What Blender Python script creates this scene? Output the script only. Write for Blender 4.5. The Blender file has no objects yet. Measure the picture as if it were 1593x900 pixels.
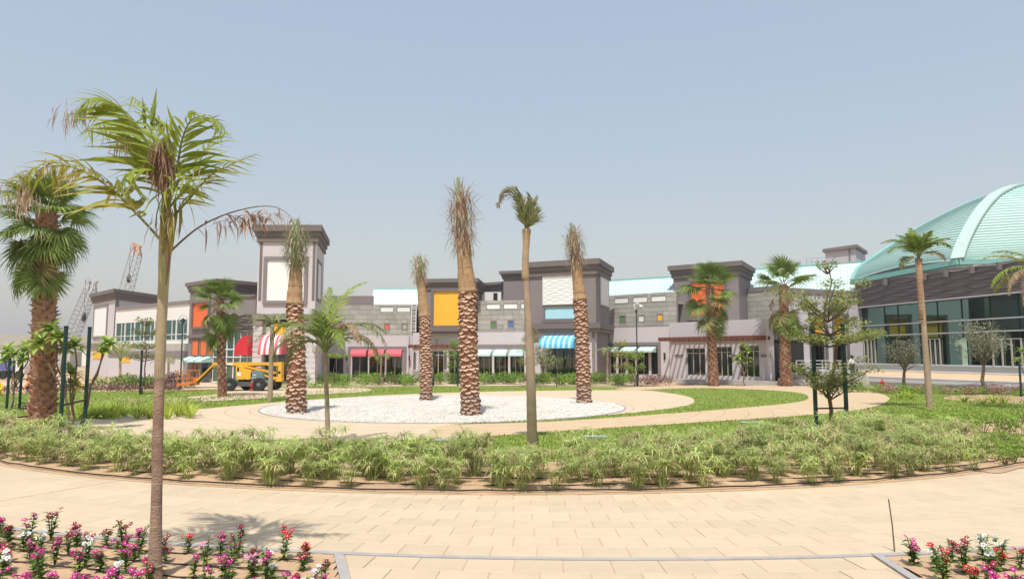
import bpy, math, random
import numpy as np
from mathutils import Vector, Matrix

random.seed(7); np.random.seed(7)
R = math.radians
scene = bpy.context.scene
col = scene.collection

# ------------------------------------------------------------------ camera
H = 2.7                      # eye height above the paving
F = 1100.0                   # focal length in photo pixels (photo 1593 px wide)
TH = math.atan(100.0 / F)    # pitched up a little
cam_d = bpy.data.cameras.new('camera')
cam_d.sensor_width = 36.0
cam_d.lens = 36.0 * F / 1593.0
cam_d.clip_start = 0.1
cam_d.clip_end = 6000
cam = bpy.data.objects.new('camera', cam_d)
cam.location = (0, 0, H)
cam.rotation_euler = (math.pi / 2 + TH, 0, 0)
col.objects.link(cam)
scene.camera = cam

# ------------------------------------------------------------------ world, sun, exposure
SUN_EL = R(64)
world = bpy.data.worlds.new('World')
scene.world = world
world.use_nodes = True
wn = world.node_tree
wn.nodes.clear()
sky = wn.nodes.new('ShaderNodeTexSky')
sky.sky_type = 'NISHITA'
sky.sun_disc = False
sky.sun_elevation = SUN_EL
sky.sun_rotation = math.pi + R(8)      # behind the camera
sky.altitude = 0
sky.air_density = 2.0
sky.dust_density = 2.0
sky.ozone_density = 1.0
bg = wn.nodes.new('ShaderNodeBackground')
bg.inputs['Strength'].default_value = 0.086
wo = wn.nodes.new('ShaderNodeOutputWorld')
veil = wn.nodes.new('ShaderNodeVectorMath'); veil.operation = 'MULTIPLY_ADD'   # even pale dust veil over the whole sky
veil.inputs[1].default_value = (.66, .64, .62); veil.inputs[2].default_value = (2.6, 2.9, 3.75)
wn.links.new(sky.outputs[0], veil.inputs[0])
wn.links.new(veil.outputs[0], bg.inputs['Color'])
wn.links.new(bg.outputs[0], wo.inputs['Surface'])

sun_d = bpy.data.lights.new('sun', 'SUN')
sun_d.energy = 3.8
sun_d.angle = R(0.8)
sun_d.color = (1.0, 0.955, 0.88)
sun = bpy.data.objects.new('sun', sun_d)
sun.rotation_euler = (math.pi / 2 - SUN_EL, 0, R(-8))
sun.location = (0, -20, 40)
col.objects.link(sun)

scene.view_settings.view_transform = 'Standard'
scene.view_settings.look = 'None'
scene.view_settings.gamma = 1
scene.view_settings.use_curve_mapping = False
scene.view_settings.exposure = 0.31
scene.cycles.max_bounces = 6
scene.cycles.transparent_max_bounces = 12
scene.cycles.caustics_reflective = False
scene.cycles.caustics_refractive = False

# ------------------------------------------------------------------ measuring helpers
CT, ST = math.cos(TH), math.sin(TH)
def ray(px, py):
    a, b = px - 796.5, 450.0 - py
    return (a, F * CT - b * ST, F * ST + b * CT)
def G(px, py, z=0.0):
    d = ray(px, py); t = (z - H) / d[2]
    return Vector((d[0] * t, d[1] * t, z))
def P(px, py, Y):
    d = ray(px, py); t = Y / d[1]
    return Vector((d[0] * t, Y, H + d[2] * t))

# ------------------------------------------------------------------ materials
MATS = {}
def lin(c):
    return tuple(((x / 255) / 12.92 if x / 255 <= .04045 else ((x / 255 + .055) / 1.055) ** 2.4) for x in c)
def new_mat(name):
    m = bpy.data.materials.new(name); m.use_nodes = True
    m.node_tree.nodes.clear(); MATS[name] = m
    return m, m.node_tree.nodes, m.node_tree.links
def mat(name, c, rough=.75, var=.12, scale=3., bump=0., bscale=30., metal=0., spec=.3, rnd=0., dirt=.0, dcol=(.3, .22, .15)):
    m, n, l = new_mat(name)
    out = n.new('ShaderNodeOutputMaterial'); b = n.new('ShaderNodeBsdfPrincipled')
    l.new(b.outputs[0], out.inputs[0])
    tc = n.new('ShaderNodeTexCoord')
    nz = n.new('ShaderNodeTexNoise'); nz.inputs['Scale'].default_value = scale; nz.inputs['Detail'].default_value = 6
    nz.inputs['Roughness'].default_value = .62
    l.new(tc.outputs['Object'], nz.inputs['Vector'])
    rp = n.new('ShaderNodeMapRange'); rp.inputs[1].default_value = .25; rp.inputs[2].default_value = .75
    rp.inputs[3].default_value = 1 - var; rp.inputs[4].default_value = 1 + var
    l.new(nz.outputs[0], rp.inputs[0])
    val = rp.outputs[0]
    if rnd:
        oi = n.new('ShaderNodeObjectInfo')
        r2 = n.new('ShaderNodeMapRange'); r2.inputs[3].default_value = 1 - rnd; r2.inputs[4].default_value = 1 + rnd
        l.new(oi.outputs['Random'], r2.inputs[0])
        mm = n.new('ShaderNodeMath'); mm.operation = 'MULTIPLY'
        l.new(val, mm.inputs[0]); l.new(r2.outputs[0], mm.inputs[1]); val = mm.outputs[0]
    mx = n.new('ShaderNodeVectorMath'); mx.operation = 'SCALE'; mx.inputs[0].default_value = c
    l.new(val, mx.inputs['Scale'])
    co = mx.outputs[0]
    if dirt:
        n2 = n.new('ShaderNodeTexNoise'); n2.inputs['Scale'].default_value = scale * .35; n2.inputs['Detail'].default_value = 8
        l.new(tc.outputs['Object'], n2.inputs['Vector'])
        r3 = n.new('ShaderNodeMapRange'); r3.inputs[1].default_value = .5; r3.inputs[2].default_value = .75
        r3.inputs[3].default_value = 0; r3.inputs[4].default_value = dirt
        l.new(n2.outputs[0], r3.inputs[0])
        mi = n.new('ShaderNodeMix'); mi.data_type = 'RGBA'; mi.inputs['B'].default_value = (*dcol, 1)
        l.new(r3.outputs[0], mi.inputs['Factor']); l.new(co, mi.inputs['A']); co = mi.outputs['Result']
    l.new(co, b.inputs['Base Color'])
    b.inputs['Roughness'].default_value = rough; b.inputs['Metallic'].default_value = metal
    b.inputs['Specular IOR Level'].default_value = spec
    if bump:
        nb = n.new('ShaderNodeTexNoise'); nb.inputs['Scale'].default_value = bscale; nb.inputs['Detail'].default_value = 4
        l.new(tc.outputs['Object'], nb.inputs['Vector'])
        bp = n.new('ShaderNodeBump'); bp.inputs['Strength'].default_value = bump; bp.inputs['Distance'].default_value = .02
        l.new(nb.outputs[0], bp.inputs['Height']); l.new(bp.outputs[0], b.inputs['Normal'])
    return m
def leafmat(name, cols, transl=.35, rough=.5, rnd=.18):
    m, n, l = new_mat(name)
    out = n.new('ShaderNodeOutputMaterial'); b = n.new('ShaderNodeBsdfPrincipled')
    g = n.new('ShaderNodeNewGeometry'); rp = n.new('ShaderNodeValToRGB')
    el = rp.color_ramp.elements
    while len(el) < len(cols): el.new(.5)
    for i, c in enumerate(cols):
        el[i].position = i / (len(cols) - 1); el[i].color = (*c, 1)
    l.new(g.outputs['Random Per Island'], rp.inputs[0])
    oi = n.new('ShaderNodeObjectInfo'); r2 = n.new('ShaderNodeMapRange')
    r2.inputs[3].default_value = 1 - rnd; r2.inputs[4].default_value = 1 + rnd
    l.new(oi.outputs['Random'], r2.inputs[0])
    mx = n.new('ShaderNodeVectorMath'); mx.operation = 'SCALE'
    l.new(rp.outputs[0], mx.inputs[0]); l.new(r2.outputs[0], mx.inputs['Scale'])
    l.new(mx.outputs[0], b.inputs['Base Color']); b.inputs['Roughness'].default_value = rough
    b.inputs['Specular IOR Level'].default_value = .35
    t = n.new('ShaderNodeBsdfTranslucent'); l.new(mx.outputs[0], t.inputs['Color'])
    ms = n.new('ShaderNodeMixShader'); ms.inputs[0].default_value = transl
    l.new(b.outputs[0], ms.inputs[1]); l.new(t.outputs[0], ms.inputs[2]); l.new(ms.outputs[0], out.inputs[0])
    return m
def glassmat(name, tint, refl=(.8, .9, .88), ior=1.6, base=.07):
    m, n, l = new_mat(name)
    out = n.new('ShaderNodeOutputMaterial')
    tr = n.new('ShaderNodeBsdfTransparent'); tr.inputs[0].default_value = (*tint, 1)
    gl = n.new('ShaderNodeBsdfGlossy'); gl.inputs['Color'].default_value = (*refl, 1); gl.inputs['Roughness'].default_value = .03
    fr = n.new('ShaderNodeFresnel'); fr.inputs[0].default_value = ior
    ms = n.new('ShaderNodeMixShader')
    mr = n.new('ShaderNodeMapRange'); mr.inputs[3].default_value = base; l.new(fr.outputs[0], mr.inputs[0])
    l.new(mr.outputs[0], ms.inputs[0]); l.new(tr.outputs[0], ms.inputs[1]); l.new(gl.outputs[0], ms.inputs[2])
    l.new(ms.outputs[0], out.inputs[0])
    return m

mat('sand', (.46, .33, .21), .95, .18, .6, .5, 14)
mat('soil', (.47, .315, .195), .95, .2, 1.6, .9, 18, dirt=.3, dcol=(.22, .14, .08))
mat('paver', (.52, .415, .285), .85, .10, 1.3, .2, 90, rnd=.04, dirt=.4, dcol=(.58, .49, .365))
mat('paver_red', (.60, .42, .26), .85, .12, .8, .25, 90)
mat('kerb', (.36, .34, .32), .85, .15, 4, .3, 60)
mat('joint', (.46, .335, .22), .9, .1, 3)
mat('hose', (.035, .028, .024), .6, .2, 5)
mat('pebble', (.585, .555, .505), .85, .16, 1.2, dirt=.5, dcol=(.52, .44, .34))
mat('pebble_bed', (.62, .58, .53), .9, .2, 6, .8, 20)
mat('lawn', (.20, .26, .042), .95, .14, .7, .8, 60, dirt=.35, dcol=(.27, .255, .08))
mat('pink', (.59, .545, .56), .85, .05, .35, .15, 60, dirt=.12, dcol=(.52, .475, .48))
mat('pale_pink', (.60, .56, .57), .85, .05, .35, .1, 60, dirt=.35, dcol=(0.512, 0.479, 0.487))
mat('mauve', (.58, .54, .57), .85, .06, .35, .15, 60, dirt=.35, dcol=(0.496, 0.455, 0.471))
mat('beige', (.74, .73, .70), .85, .05, .4, .1, 60, dirt=.35, dcol=(0.602, 0.586, 0.549))
mat('taupe', (.235, .203, .205), .8, .07, .4, .2, 60, dirt=.35, dcol=(0.213, 0.182, 0.176))
mat('dark_taupe', (.175, .148, .142), .8, .07, .5, .1, 60, dirt=.35, dcol=(0.163, 0.141, 0.136))
mat('stone', (.40, .38, .34), .9, .14, 2.0, .6, 18, rnd=.13)
mat('mortar', (.25, .235, .205), .95, .1, 3)
mat('white_panel', (.82, .82, .80), .6, .02, 1)
mat('orange', (.78, .155, .045), .6, .06, .8)
mat('yellow', (.86, .46, .045), .6, .05, .8)
mat('blue', (.07, .19, .44), .6, .05, 1)
mat('green_sq', (.10, .25, .08), .6, .05, 1)
mat('tan_sq', (.50, .42, .24), .6, .05, 1)
mat('red', (.60, .03, .04), .65, .08, 1)
mat('rose', (.62, .12, .15), .65, .06, 1)
mat('teal_awning', (.50, .70, .66), .6, .04, 1)
mat('sky_blue', (.10, .42, .66), .6, .04, 1)
mat('light_blue', (.40, .68, .80), .6, .04, 1)
mat('soft_white', (.74, .72, .70), .7, .04, 1)
mat('teal_metal', (.50, .66, .61), .42, .05, .5, metal=.0, spec=.5)
mat('teal_seam', (.34, .51, .47), .42, .05, .5, spec=.5)
mat('teal_dark', (.22, .46, .42), .4, .05, .5, spec=.5)
mat('pale_teal', (.55, .68, .65), .45, .05, .5, spec=.5)
mat('steel_white', (.70, .70, .68), .45, .04, 1)
mat('frame_tan', (.52, .46, .38), .55, .05, 2)
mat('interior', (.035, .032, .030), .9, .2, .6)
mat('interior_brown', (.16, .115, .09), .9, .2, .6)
mat('concrete', (.42, .395, .36), .9, .12, 1.2, .3, 30)
mat('concrete_dark', (.27, .255, .24), .9, .12, 1.2, .3, 30)
mat('asphalt', (.17, .16, .15), .95, .12, 2, .3, 40)
mat('rust', (.19, .075, .05), .7, .15, 2)
mat('lift_yellow', (.80, .42, .035), .45, .06, 1.5, spec=.5)
mat('lift_orange', (.62, .20, .04), .5, .1, 2)
mat('lift_grey', (.17, .23, .24), .5, .1, 2)
mat('black', (.022, .022, .022), .7, .2, 3)
mat('tyre', (.030, .030, .030), .85, .2, 6)
mat('hub', (.10, .10, .10), .6, .2, 6)
mat('hydrant_red', (.46, .02, .025), .45, .1, 5, spec=.5)
mat('pole_green', (.012, .040, .035), .5, .15, 6)
mat('pole_dark', (.045, .05, .05), .5, .15, 3)
mat('strap', (.03, .022, .02), .8, .1, 6)
mat('crane_grey', (.42, .43, .45), .6, .1, 1)
mat('crane_orange', (.50, .28, .17), .6, .1, 1)
mat('skin', (.20, .11, .07), .6, .05, 6)
mat('shirt_white', (.80, .80, .82), .85, .04, 6)
mat('trousers', (.035, .035, .045), .9, .1, 6)
mat('hair', (.012, .010, .009), .7, .1, 10)
mat('vest_yellow', (.85, .55, .02), .8, .1, 5)
mat('vest_orange', (.85, .23, .06), .8, .1, 5)
mat('overall_blue', (.05, .06, .16), .85, .1, 5)
mat('truck_blue', (.13, .13, .33), .5, .08, 2)
mat('grey_wood', (.30, .24, .19), .85, .25, 8, .4, 40)
mat('cloth_grey', (.27, .28, .28), .8, .1, 4)
mat('bark_brown', (.27, .125, .075), .95, .35, 9, 1., 40, dirt=.4, dcol=(.33, .22, .15))
mat('bark_fan', (.13, .062, .040), .95, .35, 9, 1., 40, dirt=.4, dcol=(.36, .25, .18))
mat('rib_teal', (.43, .55, .51), .45, .05, .5, spec=.4)
mat('boot', (.36, .205, .135), .9, .35, 5, .6, 30, dirt=.4, dcol=(.46, .35, .26))
mat('burlap', (.42, .27, .145), .95, .3, 9, 1., 60, dirt=.5, dcol=(.29, .17, .09))
mat('burlap_pale', (.44, .31, .19), .95, .18, 7, .8, 120)
mat('trunk_grey', (.36, .27, .19), .9, .2, 4, .6, 40, dirt=.35, dcol=(.25, .16, .11))
mat('trunk_front', (.30, .205, .15), .9, .35, 7, 1., 40, dirt=.8, dcol=(.15, .085, .06))
mat('crownshaft', (.34, .325, .15), .5, .22, 3, .1, 30, dirt=.45, dcol=(.36, .25, .12))
mat('trunk_upper', (.36, .29, .185), .8, .2, 4, .4, 40, dirt=.5, dcol=(.30, .28, .14))
mat('wrap_brown', (.33, .21, .13), .9, .25, 14, .8, 60)
mat('cover_green', (.30, .38, .33), .7, .1, 4)
mat('ring', (.40, .32, .25), .9, .1, 6)
mat('wood', (.17, .12, .085), .9, .25, 8, .5, 50)
mat('stem_green', (.20, .22, .08), .6, .2, 6)
leafmat('leaf_front', [(.18, .26, .03), (.24, .32, .04), (.31, .37, .055), (.13, .20, .022)], .45)
leafmat('leaf_front_yellow', [(.31, .30, .04), (.25, .25, .035), (.37, .34, .065), (.20, .24, .03)], .4)
leafmat('scar_light', [(.56, .38, .26), (.44, .28, .18), (.62, .45, .33), (.35, .20, .125)], .0, .9, .05)
leafmat('dry', [(0.420, 0.290, 0.190), (0.330, 0.200, 0.125), (0.500, 0.370, 0.260), (0.270, 0.150, 0.100)], .25, .8)
leafmat('dry_red', [(.32, .19, .13), (.40, .275, .20), (.26, .14, .095), (.46, .345, .26)], .2, .8)
leafmat('dry_pale', [(0.550, 0.440, 0.330), (0.473, 0.352, 0.242), (0.638, 0.517, 0.396), (0.396, 0.275, 0.187)], .25, .8)
leafmat('tuft_green', [(0.238, 0.280, 0.126), (0.182, 0.224, 0.084), (0.350, 0.364, 0.210), (0.420, 0.336, 0.210)], .2, .7)
leafmat('spear', [(0.330, 0.400, 0.200), (0.400, 0.450, 0.270), (0.360, 0.380, 0.200)], .3)
leafmat('fan', [(.16, .24, .045), (.23, .31, .07), (.12, .19, .035), (.30, .36, .10)], .3, .4)
leafmat('fan_old', [(.24, .25, .08), (.34, .30, .12), (.40, .31, .16), (.20, .23, .07)], .3, .5)
leafmat('feather', [(.15, .23, .035), (.21, .29, .05), (.28, .35, .07), (.12, .18, .03)], .35)
leafmat('feather_grey', [(0.196, 0.238, 0.098), (0.280, 0.308, 0.154), (0.336, 0.308, 0.168), (0.168, 0.196, 0.070)], .3)
leafmat('feather_lime', [(0.253, 0.345, 0.040), (0.322, 0.414, 0.057), (0.207, 0.287, 0.034)], .45)
leafmat('sedge', [(.38, .48, .13), (.50, .59, .20), (.62, .67, .31), (.28, .38, .09)], .5, .5, .22)
leafmat('sedge_dry', [(0.494, 0.390, 0.208), (0.390, 0.312, 0.156), (0.338, 0.351, 0.143), (0.572, 0.468, 0.286)], .3, .7)
leafmat('tier_leaf', [(.18, .22, .06), (.26, .30, .09), (.34, .35, .12), (.13, .165, .045)], .3)
leafmat('tier_yellow', [(0.312, 0.324, 0.072), (0.240, 0.276, 0.060), (0.384, 0.348, 0.096), (0.180, 0.204, 0.048)], .35)
leafmat('olive', [(0.257, 0.270, 0.169), (0.338, 0.344, 0.230), (0.189, 0.203, 0.115), (0.405, 0.405, 0.284)], .25)
leafmat('plumeria_leaf', [(0.290, 0.418, 0.090), (0.399, 0.525, 0.117), (0.200, 0.309, 0.064), (0.471, 0.544, 0.128)], .4)
leafmat('bright_leaf', [(0.218, 0.374, 0.047), (0.296, 0.468, 0.062), (0.156, 0.281, 0.040), (0.374, 0.484, 0.094)], .4)
leafmat('shrub', [(0.155, 0.259, 0.038), (0.224, 0.345, 0.052), (0.310, 0.431, 0.078), (0.113, 0.190, 0.031)], .35)
leafmat('hedge_purple', [(0.182, 0.077, 0.077), (0.252, 0.119, 0.112), (0.140, 0.063, 0.063), (0.308, 0.196, 0.140)], .2)
leafmat('lily', [(.38, .47, .06), (.46, .53, .08), (.30, .40, .05)], .4)
leafmat('grass', [(.20, .28, .04), (.25, .33, .055), (.175, .25, .035), (.30, .34, .08)], .35, .7, .05)
leafmat('vinca_leaf', [(0.105, 0.210, 0.028), (0.154, 0.280, 0.042), (0.077, 0.154, 0.025), (0.364, 0.392, 0.056)], .3, .35)
for nm, c in (('fl_red', (.66, .012, .02)), ('fl_magenta', (.58, .02, .24)), ('fl_white', (.85, .84, .82)),
              ('fl_pink', (.70, .30, .45)), ('fl_crimson', (.34, .012, .05))):
    leafmat(nm, [c, tuple(x * .8 for x in c), tuple(min(.9, x * 1.1) for x in c)], .25, .6, .1)
glassmat('glass', (.33, .40, .38), (.75, .86, .83), 1.55)
glassmat('glass_teal', (.20, .40, .34), (.50, .84, .72), 1.9, .24)
glassmat('glass_lamp', (.85, .87, .85))

# ------------------------------------------------------------------ mesh helpers
def wloc(o):
    v = Vector((0, 0, 0))
    while o is not None:
        v = v + o.location; o = o.parent
    return v
class MB:
    def __init__(self):
        self.v = []; self.f = []; self.n = 0; self.mi = []; self.cur = 0
    def add(self, vs, fs):
        self.v.extend(vs); b = self.n
        for f in fs:
            self.f.append(tuple(i + b for i in f)); self.mi.append(self.cur)
        self.n += len(vs)
    def hexa(self, p):      # 8 points: bottom ring 0-3, top ring 4-7
        self.add(p, [(3, 2, 1, 0), (4, 5, 6, 7), (0, 1, 5, 4), (1, 2, 6, 5), (2, 3, 7, 6), (3, 0, 4, 7)])
    def box(self, x0, x1, y0, y1, z0, z1):
        self.hexa([(x0, y0, z0), (x1, y0, z0), (x1, y1, z0), (x0, y1, z0), (x0, y0, z1), (x1, y0, z1), (x1, y1, z1), (x0, y1, z1)])
    def bar(self, a, b, w, h=None, up=(0, 0, 1)):
        a, b = Vector(a), Vector(b); d = (b - a).normalized(); h = h or w
        s = d.cross(Vector(up))
        if s.length < 1e-4: s = d.cross(Vector((1, 0, 0)))
        s.normalize(); u = s.cross(d)
        s = s * (w / 2); u = u * (h / 2)
        self.hexa([a - s - u, a + s - u, a + s + u, a - s + u, b - s - u, b + s - u, b + s + u, b - s + u])
    def tube(self, pts, rad, n=8, cap=True, jit=0.):
        pts = [Vector(p) for p in pts]; m = len(pts)
        rad = [rad] * m if isinstance(rad, (int, float)) else list(rad)
        d0 = (pts[1] - pts[0]).normalized()
        s = d0.cross(Vector((0, 1, 0)))
        if s.length < .1: s = d0.cross(Vector((1, 0, 0)))
        s.normalize(); vs = []
        for i in range(m):
            d = (pts[min(i + 1, m - 1)] - pts[max(i - 1, 0)]).normalized()
            s = (s - d * s.dot(d)).normalized(); u = d.cross(s)
            for k in range(n):
                a = 2 * math.pi * k / n; r = rad[i] * (1 + random.uniform(-jit, jit))
                vs.append(pts[i] + (s * math.cos(a) + u * math.sin(a)) * r)
        fs = []
        for i in range(m - 1):
            for k in range(n):
                k2 = (k + 1) % n
                fs.append((i * n + k, i * n + k2, (i + 1) * n + k2, (i + 1) * n + k))
        if cap:
            fs.append(tuple(range(n - 1, -1, -1))); fs.append(tuple((m - 1) * n + k for k in range(n)))
        self.add(vs, fs)
    def lathe(self, c, prof, n=16):      # prof: (radius, z)
        vs = []
        for r, z in prof:
            for k in range(n):
                a = 2 * math.pi * k / n
                vs.append((c[0] + r * math.cos(a), c[1] + r * math.sin(a), c[2] + z))
        fs = []
        for i in range(len(prof) - 1):
            for k in range(n):
                k2 = (k + 1) % n
                fs.append((i * n + k, i * n + k2, (i + 1) * n + k2, (i + 1) * n + k))
        fs.append(tuple(range(n - 1, -1, -1))); fs.append(tuple((len(prof) - 1) * n + k for k in range(n)))
        self.add(vs, fs)
    def prism(self, pts, off):     # polygon + offset vector
        off = Vector(off); pts = [Vector(p) for p in pts]; n = len(pts)
        vs = pts + [p + off for p in pts]
        fs = [tuple(range(n - 1, -1, -1)), tuple(range(n, 2 * n))]
        for i in range(n):
            j = (i + 1) % n; fs.append((i, j, n + j, n + i))
        self.add(vs, fs)
    def mesh(self, name, mats, org=(0, 0, 0), smooth=False):
        me = bpy.data.meshes.new(name)
        if self.n:
            a = np.array([tuple(p) for p in self.v], dtype=float) - np.array(tuple(org))
            me.from_pydata(a.tolist(), [], self.f)
        mats = [mats] if isinstance(mats, str) else mats
        for m in mats: me.materials.append(MATS[m])
        if len(mats) > 1: me.polygons.foreach_set('material_index', self.mi)
        if smooth: me.polygons.foreach_set('use_smooth', [True] * len(me.polygons))
        me.update()
        return me
    def build(self, name, mats, parent=None, smooth=False, local=False, at=None):
        org = (0, 0, 0)
        if not local:
            org = wloc(parent) if parent is not None else (at or (0, 0, 0))
        o = bpy.data.objects.new(name, self.mesh(name, mats, org, smooth))
        col.objects.link(o)
        if parent is not None: o.parent = parent
        elif at is not None: o.location = at
        return o
def tag(o, label=None, cat=None, group=None, kind=None):
    if label: o['label'] = label
    if cat: o['category'] = cat
    if group: o['group'] = group
    if kind: o['kind'] = kind
    return o
def thing(name, label, cat, loc=(0, 0, 0), group=None):
    o = bpy.data.objects.new(name, None); o.empty_display_size = .3; col.objects.link(o)
    o.location = loc
    return tag(o, label, cat, group)
def obj(name, me, parent=None, m=None):
    o = bpy.data.objects.new(name, me); col.objects.link(o)
    if parent is not None: o.parent = parent
    if m is not None:
        o.matrix_basis = m
    return o
def inst(proto, label=None, loc=None, rz=0., s=1., group=None):   # copy a thing, its parts and sub-parts
    r = proto.copy(); col.objects.link(r)
    if loc is not None: r.location = loc
    r.rotation_euler = (0, 0, rz); r.scale = (s, s, s)
    if label: r['label'] = label
    if group: r['group'] = group
    for ch in proto.children:
        c = ch.copy(); col.objects.link(c); c.parent = r
        for g in ch.children:
            d = g.copy(); col.objects.link(d); d.parent = c
    return r

class Face:
    """A vertical facade plane running from a to b (seen left to right); n points out towards the plaza."""
    def __init__(s, pxa, Da, pxb, Db):
        a, b = P(pxa, 550, Da), P(pxb, 550, Db)
        s.A = Vector((a.x, a.y, 0)); d = Vector((b.x - a.x, b.y - a.y, 0)); s.L = d.length
        s.u = d.normalized(); s.n = Vector((s.u.y, -s.u.x, 0))
    def st(s, px, py):
        d = Vector(ray(px, py)); o = Vector((0, 0, H))
        t = (s.A - o).dot(s.n) / d.dot(s.n); p = o + d * t
        return (p - s.A).dot(s.u), p.z
    def s(s, px, py=540): return s.st(px, py)[0]
    def z(s, py, px): return s.st(px, py)[1]
    def pt(s, a, z, n=0.): return s.A + s.u * a + s.n * n + Vector((0, 0, z))
    def box(s, mb, s0, s1, z0, z1, n0, n1):
        mb.hexa([s.pt(s0, z0, n1), s.pt(s1, z0, n1), s.pt(s1, z0, n0), s.pt(s0, z0, n0),
                 s.pt(s0, z1, n1), s.pt(s1, z1, n1), s.pt(s1, z1, n0), s.pt(s0, z1, n0)])
    def rect(s, px0, py0, px1, py1):
        mx, my = (px0 + px1) / 2, (py0 + py1) / 2
        return (s.s(px0, my), s.s(px1, my), s.z(py1, mx), s.z(py0, mx))   # s0,s1,z0,z1
    def part(s, name, m, parent, s0, s1, z0, z1, n0, n1):
        b = MB(); s.box(b, s0, s1, z0, z1, n0, n1); return b.build(name, m, parent)

# ================================================================== GROUND
def sheet(name, pts, z, m, kind='structure', parent=None, label=None, cat=None):
    b = MB(); n = len(pts)
    b.add([(p[0], p[1], z) for p in pts], [tuple(range(n))])
    o = b.build(name, m, parent)
    return tag(o, label, cat, None, kind)
def catmull(pts, k=6, closed=True):
    out = []; n = len(pts); pts = [Vector(p) for p in pts]
    for i in range(n if closed else n - 1):
        p0, p1, p2, p3 = (pts[(i + j) % n] if closed else pts[min(max(i + j, 0), n - 1)] for j in (-1, 0, 1, 2))
        for q in range(k):
            t = q / k
            out.append(.5 * ((2 * p1) + (p2 - p0) * t + (2 * p0 - 5 * p1 + 4 * p2 - p3) * t * t + (3 * p1 - p0 - 3 * p2 + p3) * t ** 3))
    if not closed: out.append(pts[-1])
    return out
def gpts(l, z=0.): return [G(x, y, z) for x, y in l]
def ccw(pts):
    a = sum(pts[i][0] * pts[(i + 1) % len(pts)][1] - pts[(i + 1) % len(pts)][0] * pts[i][1] for i in range(len(pts)))
    return pts if a > 0 else pts[::-1]
def inpoly(x, y, pts):
    c = False; j = len(pts) - 1
    for i in range(len(pts)):
        xi, yi, xj, yj = pts[i][0], pts[i][1], pts[j][0], pts[j][1]
        if (yi > y) != (yj > y) and x < (xj - xi) * (y - yi) / (yj - yi) + xi: c = not c
        j = i
    return c

ground = sheet('ground', [(-3000, -400), (3000, -400), (3000, 5000), (-3000, 5000)], -.07, 'sand')

# paving rings round the planted circle
C1 = Vector((1.6, 37.2, 0)); RK = 27.5          # grey kerb line between the two paving rings
C0 = Vector((0.1, 37.5, 0)); RB = 23.6          # outer edge of the planted bed
def arc(c, r, a0, a1, n):
    return [Vector((c.x + r * math.sin(a0 + (a1 - a0) * i / n), c.y - r * math.cos(a0 + (a1 - a0) * i / n), 0)) for i in range(n + 1)]

paving = sheet('pavement', ccw(arc(C1, 21.5, R(-62), R(62), 60) + arc(C1, 37, R(-62), R(62), 60)[::-1]), -.012, 'joint')
def walk_left(y): return -2.36 + (10 - y) * .30 + .06
def walk_right(y): return 4.88 - (10 - y) * .05 - .06
DEP, WID, GAP = .53, .63, .006
cands = []; cut_pavers = []
row_mesh = {}
def paver_mesh(r0):
    n = round(2 * math.pi * (r0 + DEP / 2) / WID); da = 2 * math.pi / n; b = MB()
    g = GAP / 2; c = .012
    def q(r, a, z): return (r * math.sin(a), -r * math.cos(a), z)
    def ring(e, z):
        return [q(r0 + DEP - g - e, -da / 2 + (g + e) / r0, z), q(r0 + DEP - g - e, da / 2 - (g + e) / r0, z),
                q(r0 + g + e, da / 2 - (g + e) / r0, z), q(r0 + g + e, -da / 2 + (g + e) / r0, z)]
    b.add(ring(0, -.05) + ring(0, -.006) + ring(c, 0),
          [(0, 1, 5, 4), (1, 2, 6, 5), (2, 3, 7, 6), (3, 0, 4, 7), (4, 5, 9, 8), (5, 6, 10, 9), (6, 7, 11, 10), (7, 4, 8, 11), (8, 9, 10, 11)])
    return b, n, da
rows = []
r = RK - DEP
while r > 21.8: rows.append(r); r -= DEP
r = RK + .13
while r < 36: rows.append(r); r += DEP
for k, r0 in enumerate(sorted(rows)):
    b, n, da = paver_mesh(r0); me = b.mesh('paver', 'paver')
    for j in range(n):
        a = (j + .5 * (k % 2)) * da
        if a > math.pi: a -= 2 * math.pi
        if abs(a) > R(60): continue
        rc = r0 + DEP / 2
        x, y = C1.x + rc * math.sin(a), C1.y - rc * math.cos(a)
        if (Vector((x, y, 0)) - C0).length < RB - .32: continue
        if r0 > RK:
            if not (walk_left(y) - .7 < x < walk_right(y) + .7): continue
            cn = [C1 + Vector((q_ * math.sin(a + e_), -q_ * math.cos(a + e_), 0)) for q_, e_ in ((r0 + DEP - .003, -da / 2 + .00012), (r0 + DEP - .003, da / 2 - .00012), (r0 + .003, da / 2 - .00012), (r0 + .003, -da / 2 + .00012))]
            if any(q_.x < walk_left(q_.y) or q_.x > walk_right(q_.y) for q_ in cn):
                for fn in (lambda q_: q_.x - walk_left(q_.y), lambda q_: walk_right(q_.y) - q_.x):
                    o_ = []
                    for i_ in range(len(cn)):
                        u_, w_ = cn[i_], cn[(i_ + 1) % len(cn)]; du, dw = fn(u_), fn(w_)
                        if du >= 0: o_.append(u_)
                        if (du >= 0) != (dw >= 0): o_.append(u_.lerp(w_, du / (du - dw)))
                    cn = o_
                    if len(cn) < 3: break
                if len(cn) >= 3: cut_pavers.append(cn)
                continue
        if y < 1.5: continue
        dep = y
        px = 796.5 + F * x / dep; py = 550 + F * H / dep
        vis = -40 < px < 1633 and py < 915
        size = WID * F / dep if vis else 0
        cands.append((-size, k, a, r0, me, b))
for cn in cut_pavers:
    bq = MB(); bq.prism([Vector((q_.x, q_.y, -.05)) for q_ in ccw(cn)], (0, 0, .05)); bq.build('paver', 'paver', paving)
cands.sort(key=lambda c: c[0])
rest = MB()
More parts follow.
